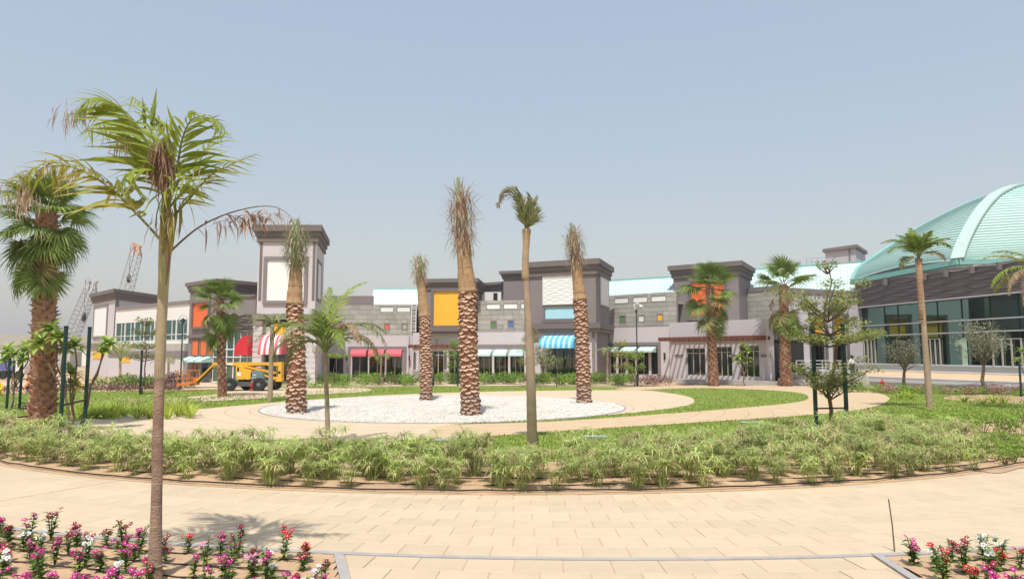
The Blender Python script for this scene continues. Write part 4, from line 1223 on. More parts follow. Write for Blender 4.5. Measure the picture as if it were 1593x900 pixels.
b = MB(); cs_ = polyline([Q(253.3, 465), Q(253.8, 450), Q(255, 430), Q(256, 400), Q(258, 350), Q(259, 320), Q(260, 295)], 4); b.tube(cs_, [.0605, .061, .061, .061, .061, .0615, .062, .063, .064, .066, .068, .07, .071, .071, .07, .069, .068, .062, .056, .05, .044, .038, .032, .026, .02][:len(cs_)], 12)
b.build('crownshaft', 'crownshaft', t, True)
leafbl = [blade(1., .135, d_, 6) for d_ in (.45, .75, 1.05)]
lmeshes = {}
for mname in ('leaf_front', 'leaf_front_yellow'):
    lmeshes[mname] = []
    for bl in leafbl:
        q = MB(); q.add(bl[0], bl[1]); lmeshes[mname].append(q.mesh('leaflet', mname, smooth=True))
LEAF_N = [0]
def green_frond(pts, nleaf, L, m='leaf_front', **kw):
    r_ = MB(); ems = []
    nleaf = int(nleaf * 1.15); L *= 1.3
    frond(r_, pts, nleaf, L, .05, emit=lambda mm, ll: ems.append((mm, ll)), **kw)
    fr_ = r_.build('frond', 'stem_green', t); org = wloc(t)
    for mm, ll in ems:
        o = obj('leaflet', random.choice(lmeshes[m]), fr_, Matrix.Translation(-org) @ mm @ Matrix.Diagonal((ll, ll * random.uniform(.55, 1.05), ll, 1)))
        LEAF_N[0] += 1
A0 = Q(258, 345)
green_frond([Q(249, 372), Q(215, 335), Q(165, 288), Q(105, 258, -.1), Q(50, 268, -.2), Q(5, 300, -.25)], 27, .47, 'leaf_front_yellow', vup=30, ang=80)
green_frond([Q(258, 320), Q(246, 260, -.2), Q(218, 205, -.35), Q(180, 165, -.45), Q(140, 158, -.5), Q(118, 178, -.55)], 25, .52, droop=.6, vup=8)
green_frond([Q(257, 318, .1), Q(238, 255, .25), Q(205, 205, .45), Q(165, 190, .7), Q(135, 205, .9)], 21, .46, droop=.6, vup=5)
green_frond([Q(259, 315), Q(252, 255, .1), Q(244, 205, .2), Q(228, 168, .3), Q(205, 150, .4)], 17, .55, vup=10)
green_frond([Q(260, 318), Q(275, 262, -.1), Q(284, 215, -.2), Q(300, 185, -.3), Q(330, 185, -.35), Q(352, 205, -.4)], 20, .42, droop=.5, vup=12)
green_frond([Q(261, 325), Q(290, 290, .1), Q(308, 255, .2), Q(325, 225, .3), Q(340, 202, .35)], 13, .46, vup=25, ang=65)
green_frond([Q(262, 345), Q(292, 312, .1), Q(325, 275, .2), Q(362, 255, .3), Q(398, 240, .35)], 15, .30, 'leaf_front_yellow', vup=30)
green_frond([Q(258, 325), Q(250, 285, -.25), Q(228, 262, -.45), Q(200, 270, -.6), Q(188, 300, -.7)], 11, .46, droop=.7, vup=-5)
green_frond([Q(260, 328), Q(272, 292, -.3), Q(288, 275, -.45), Q(305, 290, -.55)], 7, .42, droop=.8, vup=-10)
b = MB()
for (x0, y0, x1, y1, w) in ((236, 205, 243, 135, .07), (226, 205, 222, 150, .05), (231, 210, 247, 150, .06)):
    a, c = Q(x0, y0, .2), Q(x1, y1, .25); put(b, blade((c - a).length, w, .02, 5), Matrix.Translation(a) @ frame(c - a))
b.build('spear_leaf', 'leaf_front', t)
# dry parts: hanging brown bunch, torn brown frond on the right, dry tips
b = MB()
for i in range(210):
    x = random.gauss(253, 7); y = random.uniform(213, 262); a = Q(x, y, random.uniform(-.45, -.3))
    put(b, blade(random.uniform(.22, .5), random.uniform(.012, .03), random.uniform(-.1, .15), 3), Matrix.Translation(a) @ frame(Vector((random.gauss(0, .14), random.gauss(0, .1), -1)), Vector((0, 1, 0))) @ Matrix.Rotation(random.uniform(0, 6), 4, 'X'))
b.build('flower_stalk', 'dry_red', t)
b = MB(); b.tube([Q(257, 330, -.1), Q(256, 270, -.35), Q(254, 216, -.4)], .012, 5); b.build('stalk', 'wood', t)
rb_, lb_ = MB(), MB()
frond(rb_, [Q(260, 396), Q(288, 370, .0), Q(315, 350, .05), Q(352, 333, .1), Q(395, 322, .1), Q(428, 322, .1), Q(450, 335, .1), Q(458, 352, .1)], 5, .24, .035, ang=50, vup=-20, droop=1.0, r0=.014, start=.4, lmb=lb_)
for i in range(130):
    p = Q(random.uniform(305, 450), random.uniform(320, 350), random.uniform(0, .2))
    p = Q(random.choice((random.uniform(305, 455), random.gauss(385, 14))), 0, 0); k_ = (p.x - Q(300, 0).x) / (Q(450, 0).x - Q(300, 0).x); p = Q(300 + 150 * k_, 357 - 60 * k_ + 38 * k_ * k_ + random.uniform(-3, 5), random.uniform(0, .15))
    put(lb_, blade(random.uniform(.10, .36), random.uniform(.01, .035), random.uniform(.1, 1.0), 4), Matrix.Translation(p) @ frame((random.gauss(.5, .6), random.gauss(0, .4), random.gauss(-.5, .7))))
f_ = rb_.build('dry_frond', 'wood', t); lb_.build('dry_leaflets', 'dry_red', f_)['kind'] = 'stuff'
lb_ = MB()
for (cx, cy, n_) in ((118, 172, 60), (35, 300, 80), (290, 265, 12), (262, 340, 26), (100, 262, 18), (190, 215, 30)):
    for i in range(n_):
        p = Q(random.gauss(cx, 14), random.gauss(cy, 9), random.uniform(-.5, .1))
        put(lb_, blade(random.uniform(.12, .36), random.uniform(.008, .02), .5, 3), Matrix.Translation(p) @ frame((random.gauss(-.25, .45), random.gauss(0, .3), -.9)))
tag(lb_.build('dry_shreds', 'dry_pale', t), kind='stuff')
b = MB()
for i in range(26):
    p = Q(random.gauss(262, 9), random.uniform(300, 345), random.uniform(-.2, .1))
    put(b, blade(random.uniform(.3, .55), .05, .2, 4), Matrix.Translation(p) @ frame((random.gauss(0, .22), random.gauss(0, .2), -1)))
b.build('hanging_leaflets', 'leaf_front_yellow', t)
b = MB()
for (x0, y0, x1, y1) in ((264, 345, 258, 445), (268, 330, 262, 420), (250, 335, 252, 395)):
    b.tube([Q(x0, y0, -.1), Q((x0 + x1) / 2 + 3, (y0 + y1) / 2, -.12), Q(x1, y1, -.08)], [.012, .02, .006], 5)
tag(b.build('dry_sheath', 'dry_red', t), kind='stuff')

# ---------------------------------------------------------------- fan palms
def fan_leaf_mesh(m, nseg=34, spread=125, L=.95, W=.055, pet=1.0, droop=.35, seed=1, shag=0.):
    rs = random.Random(seed); b = MB()
    b.tube([(0, 0, 0), (pet * .5, 0, -.02), (pet, 0, -.10)], [.030, .020, .014], 5)
    for i in range(nseg):
        a = R(-spread + 2 * spread * (i + .5) / nseg + rs.uniform(-2, 2)); l = L * (.72 + .28 * math.cos(a * .6)) * rs.uniform(.88, 1.08)
        d = Vector((math.cos(a), math.sin(a), .10 + .28 * abs(math.sin(a)) - shag * .5))
        vs, fs = [], []
        mm = Matrix.Translation((pet, 0, -.10)) @ frame(d)
        n = 5
        for k in range(n + 1):
            tt = k / n; w = W * (.35 + 1.9 * tt if tt < .5 else 1.3 * (1 - ((tt - .5) * 2) ** 1.3) + .05) * .5 * (l / L)
            z = -droop * l * max(0, tt - .35) ** 2 * 1.9 * rs.uniform(.8, 1.2)
            vs += [mm @ Vector((l * tt, -w, z + w * .7)), mm @ Vector((l * tt, 0, z)), mm @ Vector((l * tt, w, z + w * .7))]
        for k in range(n):
            q = k * 3; fs += [(q, q + 1, q + 4, q + 3), (q + 1, q + 2, q + 5, q + 4)]
        b.add(vs, fs)
    return b.mesh('fan_leaf', m)
FAN = [fan_leaf_mesh('fan', seed=i, droop=.35 + .16 * i, W=.06) for i in range(4)]
FANO = [fan_leaf_mesh('fan' if i else 'fan_old', seed=9 + i, droop=.45, spread=105, shag=.1) for i in range(3)]
FAND = [fan_leaf_mesh('dry', seed=19 + i, droop=.9, spread=70, nseg=22, shag=.6) for i in range(2)]
def scaly_trunk(name_m, t, pts, rad, n_scales, sw, sh, proj, m='boot', up=True, cover=(0, 1), tilt=.6, mname='leaf_bases', parts=False):
    """overlapping old leaf bases wrapped in a spiral round a trunk"""
    cur = polyline(pts, 8); n = len(cur); b = MB(); org = wloc(t)
    for i in range(n_scales):
        f_ = cover[0] + (cover[1] - cover[0]) * i / n_scales; a = i * 2.39996 + random.uniform(-.12, .12)
        q = f_ * (n - 1); k = min(int(q), n - 2); p = cur[k].lerp(cur[k + 1], q - k); d = (cur[k + 1] - cur[k]).normalized()
        r_ = rad(f_); s = d.cross(Vector((0, 1, 0))).normalized(); u = d.cross(s)
        o_ = s * math.cos(a) + u * math.sin(a); ta = d.cross(o_)
        w = sw * random.uniform(.8, 1.2) / 2; h = sh * random.uniform(.8, 1.15)
        e = d * (1 if up else -1)
        c = p + o_ * (r_ * .93)
        tip = c + e * h * .55 + o_ * proj * random.uniform(.5, 1.5) + ta * w * random.uniform(-.5, .5)
        b.add([c - ta * w - e * h * .45, c + ta * w - e * h * .45, c + ta * w * .8 + e * h * .3 + o_ * proj * .55, c - ta * w * .8 + e * h * .3 + o_ * proj * .55,
               tip + ta * w * .28, tip - ta * w * .28, c + e * h * .5 - o_ * .02], [(0, 1, 2, 3), (3, 2, 4, 5), (2, 1, 6, 4), (0, 3, 5, 6)])
        b.cur = 1; b.add([tip + ta * w * .3, tip - ta * w * .3, c + e * h * .42 - o_ * .02 - ta * w * .45, c + e * h * .42 - o_ * .02 + ta * w * .45], [(0, 1, 2, 3)]); b.cur = 0
    return tag(b.build(mname, [m, 'scar_light'], t), kind='stuff')
def fan_palm(label, px0, py0, px1, py1, D, r0, r1, scale, crown, seed, n_sc=170, gs=(.2, .26, .06), group=None, up=True):
    random.seed(seed); b0 = P(px0, py0, D); b0.z = 0; top = P(px1, py1, D)
    t = thing('fan_palm', label, 'palm tree', b0, group)
    pts = [b0 + Vector((0, 0, -.1)), b0.lerp(top, .3), b0.lerp(top, .65), top]
    rad = lambda f_: r0 + (r1 - r0) * f_ ** .7
    cur = polyline(pts, 8); b = MB(); b.tube(cur, [rad(i / (len(cur) - 1)) * (1.12 if i < 2 else 1) for i in range(len(cur))], 14, jit=.04); b.build('trunk', 'bark_fan', t, True)
    scaly_trunk('', t, pts, rad, n_sc, *gs, up=up)
    org = wloc(t)
    for (n_, el, ml, se, sc_) in crown:
        for i in range(n_):
            az = random.uniform(0, 6.283) if n_ < 3 else 6.283 * (i + random.uniform(-.3, .3)) / n_ + se
            e = R(el + random.uniform(-12, 12)); s_ = scale * sc_ * random.uniform(.88, 1.1)
            h0 = top + Vector((0, 0, random.uniform(-.35, .1) * scale + (el / 90.) * .25 * scale - (random.uniform(.2, 1.3) * scale if el < -50 else 0)))
            m = Matrix.Translation(h0 - org) @ Matrix.Rotation(az, 4, 'Z') @ Matrix.Rotation(-e, 4, 'Y') @ Matrix.Rotation(random.uniform(-.5, .5), 4, 'X') @ Matrix.Diagonal((s_, s_, s_, 1))
            obj('fan_leaf' if ml is not FAND else 'dry_leaf', random.choice(ml), t, m)
    b = MB()
    for i in range(70):
        a = random.uniform(0, 6.28); p = top + Vector((math.cos(a) * r1 * .9, math.sin(a) * r1 * .9, random.uniform(-.9, .2) * scale))
        put(b, blade(random.uniform(.3, .7) * scale, .05, .1, 3), Matrix.Translation(p) @ frame((math.cos(a) * .5, math.sin(a) * .5, random.uniform(-.8, .6))))
    tag(b.build('fibres', 'dry_red', t), kind='stuff')
    return t
fan_palm('large fan palm with thick shaggy brown trunk at the left edge', 66, 668, 72, 335, 25.6, .36, .20, .92,
         [(6, 66, FAN, 0, .95), (8, 35, FAN, .4, 1.0), (8, 5, FAN, .1, 1.05), (7, -25, FAN, .5, 1.1), (6, -50, FANO, .2, 1.2), (7, -70, FANO, .1, 1.2), (6, -76, FAND, .4, .9)], 11, 400, (.33, .43, .20))
fan_palm('medium fan palm behind the boom lift arm, left of the tower', 346, 616, 342, 466, 45, .26, .19, 1.0,
         [(5, 65, FAN, 0, .8), (7, 25, FAN, .4, .9), (5, -8, FAN, .3, .9), (6, -48, FANO, .1, 1.0), (5, -68, FANO, .1, .95)], 12, 130, (.2, .28, .09))
fan_palm('fan palm standing in front of the orange panel', 1110, 599, 1104, 447, 60.2, .46, .27, 1.42,
         [(5, 62, FAN, 0, .95), (6, 24, FAN, .4, 1.05), (4, -8, FAN, .3, 1.0), (5, -45, FANO, .1, 1.1), (4, -62, FANO, .7, 1.0)], 13, 200, (.34, .36, .1))
fan_palm('fan palm left of the small awning, near the podium corner', 1223, 599, 1219, 445, 59.8, .50, .29, 1.42,
         [(5, 62, FAN, .3, .95), (5, 22, FAN, .1, 1.1), (3, -40, FAND, .5, .8), (6, -62, FANO, .2, 1.05), (4, -72, FANO, .6, 1.0)], 14, 220, (.36, .38, .12))

# ---------------------------------------------------------------- date palms with wrapped heads
mat('scar_grey', (.40, .31, .24), .95, .25, 6, .6, 40)
def date_palm(label, base_px, wrap_px, neck_px, top_px, D, r0, r1, seed, green=.12, tuft_n=620, spear=True, rough_base=.22):
    random.seed(seed); b0 = P(*base_px, D); b0.z = .0
    w0, w1, tp = P(*wrap_px, D), P(*neck_px, D), P(*top_px, D)
    t = thing('date_palm', label, 'palm tree', b0)
    pts = [b0 + Vector((0, 0, -.1)), b0.lerp(w0, .5) + Vector((random.uniform(-.06, .06), 0, 0)), w0]
    rad = lambda f_: r0 + (r1 - r0) * f_
    cur = polyline(pts, 10); b = MB(); b.tube(cur, [rad(i / (len(cur) - 1)) for i in range(len(cur))], 16); b.build('trunk', 'bark_brown', t, True)
    hgt = w0.z; per = 9; rowh = r0 * .40; nrow = int(hgt / rowh); b1 = MB(); n = len(cur)
    for row in range(nrow):       # pale sawn leaf bases in staggered rows
        for j in range(per):
            if random.random() < .04: continue
            f_ = max(0, row + .5 + random.uniform(-.3, .3) + .35 * math.sin(j * 2.1 + row * .3)) / nrow; a = (j + .5 * (row % 2)) * 2 * math.pi / per + row * .05 + random.uniform(-.05, .05)
            q = f_ * (n - 1); k = min(int(q), n - 2); p = cur[k].lerp(cur[k + 1], q - k); d = (cur[k + 1] - cur[k]).normalized()
            s = d.cross(Vector((0, 1, 0))).normalized(); u = d.cross(s); o_ = s * math.cos(a) + u * math.sin(a); ta = d.cross(o_)
            r_ = rad(f_) * .96; w = math.pi * r_ / per * 1.12 * random.uniform(.9, 1.1); h = rowh * random.uniform(.85, 1.1); pr = r0 * .18 * random.uniform(.45, 1.5)
            low = f_ < rough_base
            c = p + o_ * r_; e = p + o_ * (r_ + pr); cv = o_ * (-w * w / r_ * .45)
            L_, R_, B_ = c - ta * w + cv, c + ta * w + cv, c - d * h * 1.0
            T1, T2, T3, T4 = e - ta * w * .74 + cv * .6, e - d * h * .22, e + ta * w * .74 + cv * .6, e + d * h * .30 - o_ * pr * .3
            b1.cur = 0; b1.add([L_, B_, R_, T3, T2, T1], [(0, 1, 4, 5), (1, 2, 3, 4)])
            b1.cur = 2 if low else 1; b1.add([T1, T2, T3, T4, L_ + d * h * .5, R_ + d * h * .5], [(0, 1, 2, 3), (0, 3, 4), (3, 2, 5)])
    tag(b1.build('leaf_bases', ['bark_brown', 'scar_light', 'scar_grey'], t), kind='stuff')
    # hessian wrap
    mid = w0.lerp(w1, .45); b = MB()
    cw = polyline([w0 - (w1 - w0).normalized() * .12, w0.lerp(w1, .12), mid, w0.lerp(w1, .8), w1], 5); m_ = len(cw)
    rr = [r1 * q * random.uniform(.96, 1.04) for q in (1.0, 1.12, 1.2, 1.12, 1.06, 1.04, 1.02, 1.03, .99, .97, .95, .92, .9, .89, .87, .86, .85, .84, .83, .82, .82)]
    b.tube(cw, rr[:m_] + [rr[-1]] * max(0, m_ - len(rr)), 26, jit=.05); b.build('hessian_wrap', 'burlap', t, True)
    b = MB()
    for q in (.1, .3, .52, .75, .95):
        k = int(q * (m_ - 1)); d = (cw[min(k + 1, m_ - 1)] - cw[max(k - 1, 0)]).normalized(); r_ = rr[min(k, len(rr) - 1)] * 1.03
        b.tube([cw[k] - d * .02, cw[k] + d * .02], [r_, r_], 18)
    tag(b.build('tie_rope', 'burlap_pale', t), kind='stuff')
    # bundled, cut-back fronds
    L = (tp - w1).length; ax = (tp - w1).normalized(); s = ax.cross(Vector((0, 1, 0))).normalized(); u = ax.cross(s)
    gb, db = MB(), MB()
    for i in range(tuft_n):
        a = random.uniform(0, 6.283); h = random.uniform(-.18, .92) * L; rr_ = r1 * random.uniform(.3, 1.0) * (.9 + .75 * math.sin(math.pi * min(1, .15 + .75 * h / L)))
        o_ = s * math.cos(a) + u * math.sin(a); p = w1 + ax * h + o_ * rr_
        outer_ = rr_ > r1 * .75
        d = ax * (random.uniform(-1.0, -.3) if outer_ and random.random() < .7 else random.uniform(.2, 1)) + o_ * random.uniform(.1, .75) + Vector((random.gauss(0, .25), random.gauss(0, .25), 0))
        put(gb if random.random() < green else db, blade(random.uniform(.35, .85) * min(1.2, L / 2.0), random.uniform(.02, .05), random.uniform(0, .6), 3), Matrix.Translation(p) @ frame(d))
    if db.n: tag(db.build('dry_fronds', 'dry_pale', t), kind='stuff')
    if gb.n: tag(gb.build('green_fronds', 'tuft_green', t), kind='stuff')
    b = MB(); b.tube([w1 - ax * .1, w1 + ax * L * .5, w1 + ax * L * .92], [r1 * .8, r1 * .75, r1 * .4], 10); b.build('frond_core', 'dry_red' if green < .3 else 'tuft_green', t)
    if spear:
        b = MB()
        for i in range(4):
            o_ = s * random.uniform(-.5, .5) * r1 + u * random.uniform(-.5, .5) * r1
            b.tube([w1 + ax * L * .7 + o_, w1 + ax * (L * 1.0) + o_ * .9, w1 + ax * L * random.uniform(1.08, 1.2) + o_ * .8], [.06, .05, .035], 6)
        tag(b.build('spear_leaves', 'spear', t), kind='stuff')
    return t
random.seed(20)
date_palm('tallest date palm with diamond-scarred trunk in the middle of the gravel', (733, 645), (727, 452), (720, 372), (716, 292), 31.2, .41, .36, 21)
date_palm('date palm left in the gravel, its bundled grey-green head before the tower', (461, 642), (458, 470), (461, 412), (461, 350), 32.2, .42, .33, 22, green=.75, tuft_n=700)
date_palm('thin date palm at the back of the gravel, left of the yellow panel', (663, 622), (660, 490), (654, 432), (652, 396), 41, .34, .29, 23, green=.3, tuft_n=380, spear=False)
date_palm('date palm on the right of the gravel, before the blue striped awning', (909, 626), (902, 464), (896, 408), (891, 356), 39, .39, .33, 24)
# slim palm with wrapped head, bent tuft
random.seed(31)
D = 21.1; b0 = G(828, 690); t = thing('wrapped_palm', 'slim smooth-trunked palm with wrapped head and tuft bent over to the left', 'palm tree', b0)
pts = [b0 + Vector((0, 0, -.1)), P(826, 600, D), P(822, 500, D), P(818, 432, D)]
cur = polyline(pts, 12); b = MB(); b.tube(cur, [.158 - .0019 * i + (.004 if i % 2 else 0) for i in range(len(cur))], 14); b.build('trunk', 'trunk_grey', t, True)
b = MB(); b.tube(polyline([P(818, 437, D), P(817, 418, D), P(818, 390, D), P(819, 366, D), P(819, 356, D)], 3), [.09, .115, .12, .10, .10, .105, .10, .105, .11, .12, .125, .13, .12], 14, jit=.06); b.build('hessian_wrap', 'burlap_pale', t, True)
gl, dl, rc_ = MB(), MB(), MB()
for pl, n_ in (([P(818, 358, D), P(826, 335, D), P(828, 315, D), P(822, 302, D)], 26), ([P(819, 356, D), P(812, 322, D), P(800, 297, D), P(785, 296, D), P(777, 315, D)], 30), ([P(818, 356, D), P(812, 330, D), P(808, 305, D), P(804, 292, D)], 24),
               ([P(820, 356, D), P(830, 342, D - .2), P(832, 326, D - .3)], 16), ([P(818, 356, D), P(808, 318, D - .15), P(795, 298, D - .2), P(782, 302, D - .2)], 24),
               ([P(819, 356, D), P(816, 326, D + .15), P(812, 306, D + .2), P(800, 292, D + .2)], 24), ([P(819, 356, D), P(824, 330, D - .2), P(826, 312, D - .25)], 20)):
    frond(rc_, pl, int(n_ * 1.5), .48, .05, ang=42, vup=15, droop=.25, r0=.03, start=.05, lmb=gl)
frond(rc_, [P(806, 318, D), P(790, 298, D - .1), P(778, 302, D - .1), P(775, 322, D - .1)], 26, .34, .03, ang=60, vup=-20, droop=.5, r0=.02, start=.2, lmb=dl)
rc_.build('frond_stalks', 'stem_green', t)['kind'] = 'stuff'; tag(gl.build('green_fronds', 'tuft_green', t), kind='stuff'); tag(dl.build('dry_fronds', 'dry_red', t), kind='stuff')

# ---------------------------------------------------------------- feather palms
def feather_palm(label, base_px, top_px, D, r0, r1, fronds, seed, Lf, W=.04, tm='trunk_grey', wrap=None, name='feather_palm', n=26, group=None, k=1.):
    random.seed(seed); b0 = P(*base_px, D); b0.z = .0; top = P(*top_px, D)
    t = thing(name, label, 'palm tree', b0, group)
    cur = polyline([b0 + Vector((0, 0, -.1)), b0.lerp(top, .4), top], 10); b = MB()
    b.tube(cur, [r0 + (r1 - r0) * i / (len(cur) - 1) + (.004 if i % 2 else 0) for i in range(len(cur))], 10); b.build('trunk', tm, t, True)
    if wrap:
        w0 = P(*wrap, D); b = MB(); b.tube([w0, w0.lerp(top, .2), w0.lerp(top, .6), top], [r1 * 1.15, r1 * 1.2, r1 * 1.3, r1 * 1.6], 12, jit=.03); b.build('hessian_wrap', 'wrap_brown', t, True)
        b = MB()
        for i in range(16):
            p = w0.lerp(top, i / 16); b.tube([p, p + Vector((0, 0, .03))], [r1 * (1.24 + .02 * i)] * 2, 12)
        tag(b.build('old_leaf_rings', 'scar_light', t), kind='stuff')
    for (az, e0, e1, L, m) in fronds:
        rmb, lmb = MB(), MB(); az = R(az); L = L * k
        frond(rmb, arch(top + Vector((0, 0, random.uniform(-.1, .1))), az, e0, e1, L), n, Lf * (.85 if m.startswith('dry') else 1), W, ang=55, vup=15 if e0 > 30 else 0, droop=.4, r0=.02 * L / 1.5, lmb=lmb, start=.18)
        f_ = rmb.build('frond', 'stem_green', t); tag(lmb.build('leaflets', m, f_), kind='stuff')
    return t
feather_palm('young feather palm with lime green crown standing in the sedge bed', (511, 692), (506, 548), 20.9, .075, .06,
    [(60, 82, 20, 2.3, 'feather_lime'), (100, 78, 40, 1.8, 'feather'), (20, 70, -30, 1.8, 'feather'), (-10, 62, -55, 1.9, 'feather_grey'), (170, 65, -50, 1.8, 'feather'),
     (200, 62, -45, 1.9, 'feather'), (240, 60, -50, 1.7, 'feather_grey'), (300, 60, -55, 1.6, 'feather'), (135, 68, 0, 1.6, 'feather'), (-40, 66, -60, 1.7, 'dry'), (5, 50, -70, 1.6, 'dry_pale'), (185, 45, -75, 1.6, 'feather_grey'), (270, 70, 10, 1.5, 'feather'), (150, 40, -70, 1.6, 'feather_grey'), (30, 45, -70, 1.7, 'feather')], 41, .50, .04, n=46, k=1.28)
feather_palm('grey-green feather palm behind the red hydrant, before the striped awning', (420, 618), (424, 505), 40.5, .16, .11,
    [(a, e, e - 105, 2.1, m) for a, e, m in ((20, 60, 'feather_grey'), (70, 65, 'feather'), (120, 55, 'feather_grey'), (165, 50, 'feather_grey'), (205, 60, 'feather'), (250, 45, 'feather_grey'), (300, 55, 'feather_grey'), (340, 40, 'feather_grey'), (0, 20, 'dry_pale'), (180, 10, 'dry_pale'))], 42, .42, .045)
feather_palm('small drooping palm in front of the rose awnings', (592, 597), (593, 557), 62, .1, .08,
    [(a, 50, -60, 1.5, 'feather_grey') for a in (10, 60, 110, 160, 210, 260, 310)], 43, .4, .06, n=16)
feather_palm('slim wrapped palm on the right with short upright fan-like crown', (1447, 636), (1429, 402), 34.6, .165, .10,
    [(20, 70, 10, 1.7, 'feather'), (60, 78, 30, 1.6, 'feather'), (110, 75, 20, 1.6, 'feather'), (160, 66, -15, 1.8, 'feather'), (185, 60, -35, 1.7, 'feather'), (0, 62, -25, 1.8, 'feather'), (220, 70, 5, 1.6, 'feather'), (280, 75, 30, 1.4, 'feather'),
     (320, 68, 0, 1.6, 'feather'), (-15, 40, -60, 1.3, 'dry_pale'), (190, 30, -75, 1.2, 'feather_grey'), (90, 85, 55, 1.5, 'feather')], 44, .56, .07, 'trunk_grey', (1434, 500), n=40, k=1.1)
feather_palm('yellowing feather palm whose fronds hang in at the right edge', (1622, 640), (1622, 425), 34, .2, .15,
    [(160, 45, -15, 2.6, 'leaf_front_yellow'), (180, 30, -60, 2.7, 'feather_lime'), (195, 20, -75, 2.6, 'dry'), (210, 0, -85, 2.6, 'dry_red'), (120, 60, 0, 2.4, 'leaf_front_yellow'), (60, 60, 0, 2.4, 'feather'),
     (0, 50, -30, 2.4, 'feather'), (300, 50, -30, 2.4, 'feather'), (240, 55, -40, 2.4, 'leaf_front_yellow'), (172, 15, -60, 2.4, 'leaf_front_yellow')], 45, .6, .06, n=34, k=1.12)
feather_palm('far yellow-tinged palm in front of the beige wing', (186, 606), (187, 563), 62, .12, .1,
    [(a, 72, -5, 3.2, m) for a, m in ((20, 'leaf_front_yellow'), (80, 'feather_lime'), (130, 'leaf_front_yellow'), (180, 'feather_grey'), (240, 'leaf_front_yellow'), (310, 'feather_lime'))], 46, .55, .06, n=22)
for px, py, ty, sd, lb in ((262, 598, 562, 47, 'slim palm with grey drooping head left of the lamp post'), (945, 594, 548, 48, 'shaggy grey-green palm at the left of the planted group before the right wing')):
    feather_palm(lb, (px, py), (px, ty), 63, .11, .09, [(a, 45, -70, 1.9, 'feather_grey') for a in (0, 50, 100, 150, 200, 250, 300)], sd, .5, .06, n=16)

# ---------------------------------------------------------------- leafy trees
def leaf_cloud(mb, c, rad, n, size, flat=.6, shell=.35):
    c = Vector(c)
    for i in range(n):
        while True:
            v = Vector((random.uniform(-1, 1), random.uniform(-1, 1), random.uniform(-1, 1)))
            if shell < v.length < 1: break
        p = c + Vector((v.x * rad[0], v.y * rad[1], v.z * rad[2])); s = size * random.uniform(.6, 1.25)
        d = Vector((random.gauss(0, 1), random.gauss(0, 1), random.gauss(.1, flat))).normalized()
        m = Matrix.Translation(p) @ frame(d) @ Matrix.Rotation(random.uniform(-.9, .9), 4, 'X')
        mb.add([m @ Vector(q) for q in ((0, 0, 0), (s * .45, -s * .26, s * .05), (s, 0, -s * .12), (s * .45, s * .26, s * .05))], [(0, 1, 2, 3)])
def branch(mb, a, c, r0, r1, sag=0., k=4):
    a, c = Vector(a), Vector(c); pts = []
    for i in range(k + 1):
        q = i / k; p = a.lerp(c, q); p.z += sag * math.sin(math.pi * q)
        p += Vector((random.gauss(0, 1), random.gauss(0, 1), 0)) * (c - a).length * .025 * (0 < i < k); pts.append(p)
    mb.tube(pts, [r0 + (r1 - r0) * i / k for i in range(k + 1)], 6); return pts
def tier_tree(label, base, H_, tiers, r0, leafm, size, seed, lean=0., name='tiered_tree', group=None, wm='wood'):
    """tiers: (height, radius, branches, rise, leaves, thickness)"""
    random.seed(seed); base = Vector(base); t = thing(name, label, 'tree', base, group)
    top = base + Vector((lean, 0, H_)); b = MB(); branch(b, base + Vector((0, 0, -.1)), top, r0, r0 * .25, 0, 8); b.build('trunk', wm, t, True)
    bb, lb = MB(), MB()
    for (h, rad, nb, rise, nl, th) in tiers:
        o = base.lerp(top, h / H_); a0 = random.uniform(0, 6.28)
        for i in range(nb):
            a = a0 + 6.283 * (i + random.uniform(-.25, .25)) / nb; L = rad * random.uniform(.6, 1.08)
            e = o + Vector((math.cos(a) * L, math.sin(a) * L, rise * random.uniform(.6, 1.3)))
            pts = branch(bb, o, e, r0 * .38, r0 * .07, -.03 * L)
            per = nl / nb
            for q, wgt in ((.45, .22), (.7, .33), (.95, .45)):
                c = o.lerp(e, q) + Vector((random.gauss(0, .08) * L, random.gauss(0, .08) * L, th * .4))
                leaf_cloud(lb, c, (rad * .26, rad * .26, th), int(per * wgt), size, .45, .1)
    bb.build('branches', wm, t); tag(lb.build('crown', leafm, t)); return t
bt = G(1292, 668)
tier_tree('tiered tree with layered small-leaved branches between two dark green stakes', bt, 6.05,
    [(1.05, .85, 7, .80, 1500, .20), (1.45, 1.75, 5, .95, 1000, .14), (2.95, 1.85, 8, .42, 2500, .15), (3.35, 1.3, 6, .5, 800, .14), (3.85, 1.2, 7, .65, 1500, .17), (4.05, 1.75, 5, .95, 1400, .17), (5.6, .36, 5, .35, 200, .12)], .085, 'tier_leaf', .115, 51, .12)
def stakes(label, pts, hs, r_=.06, tie=None):
    for i, (p, h) in enumerate(zip(pts, hs)):
        s_ = thing('tree_stake', label[i], 'stake', p)
        b = MB(); b.tube([p + Vector((0, 0, -.1)), p + Vector((0, 0, h))], r_, 10); b.build('pole', 'pole_green', s_)
        b = MB(); b.tube([p + Vector((0, 0, h)), p + Vector((0, 0, h + .05))], [r_ * 1.12, r_ * 1.1], 10); b.build('cap', 'black', s_)
    if tie:
        b = MB(); a, c = pts; z = tie[0]; b.bar(a + Vector((0, -.06, z)), c + Vector((0, -.06, z + .05)), .03, .045)
        b.bar(a + Vector((0, .07, z)), c + Vector((0, .07, z + .05)), .03, .045)
        tag(b.build('tie_strap', 'strap', at=tuple((a + c) / 2 + Vector((0, 0, z)))), tie[1], 'strap')
p0, p1 = G(1270, 668), G(1318, 670)
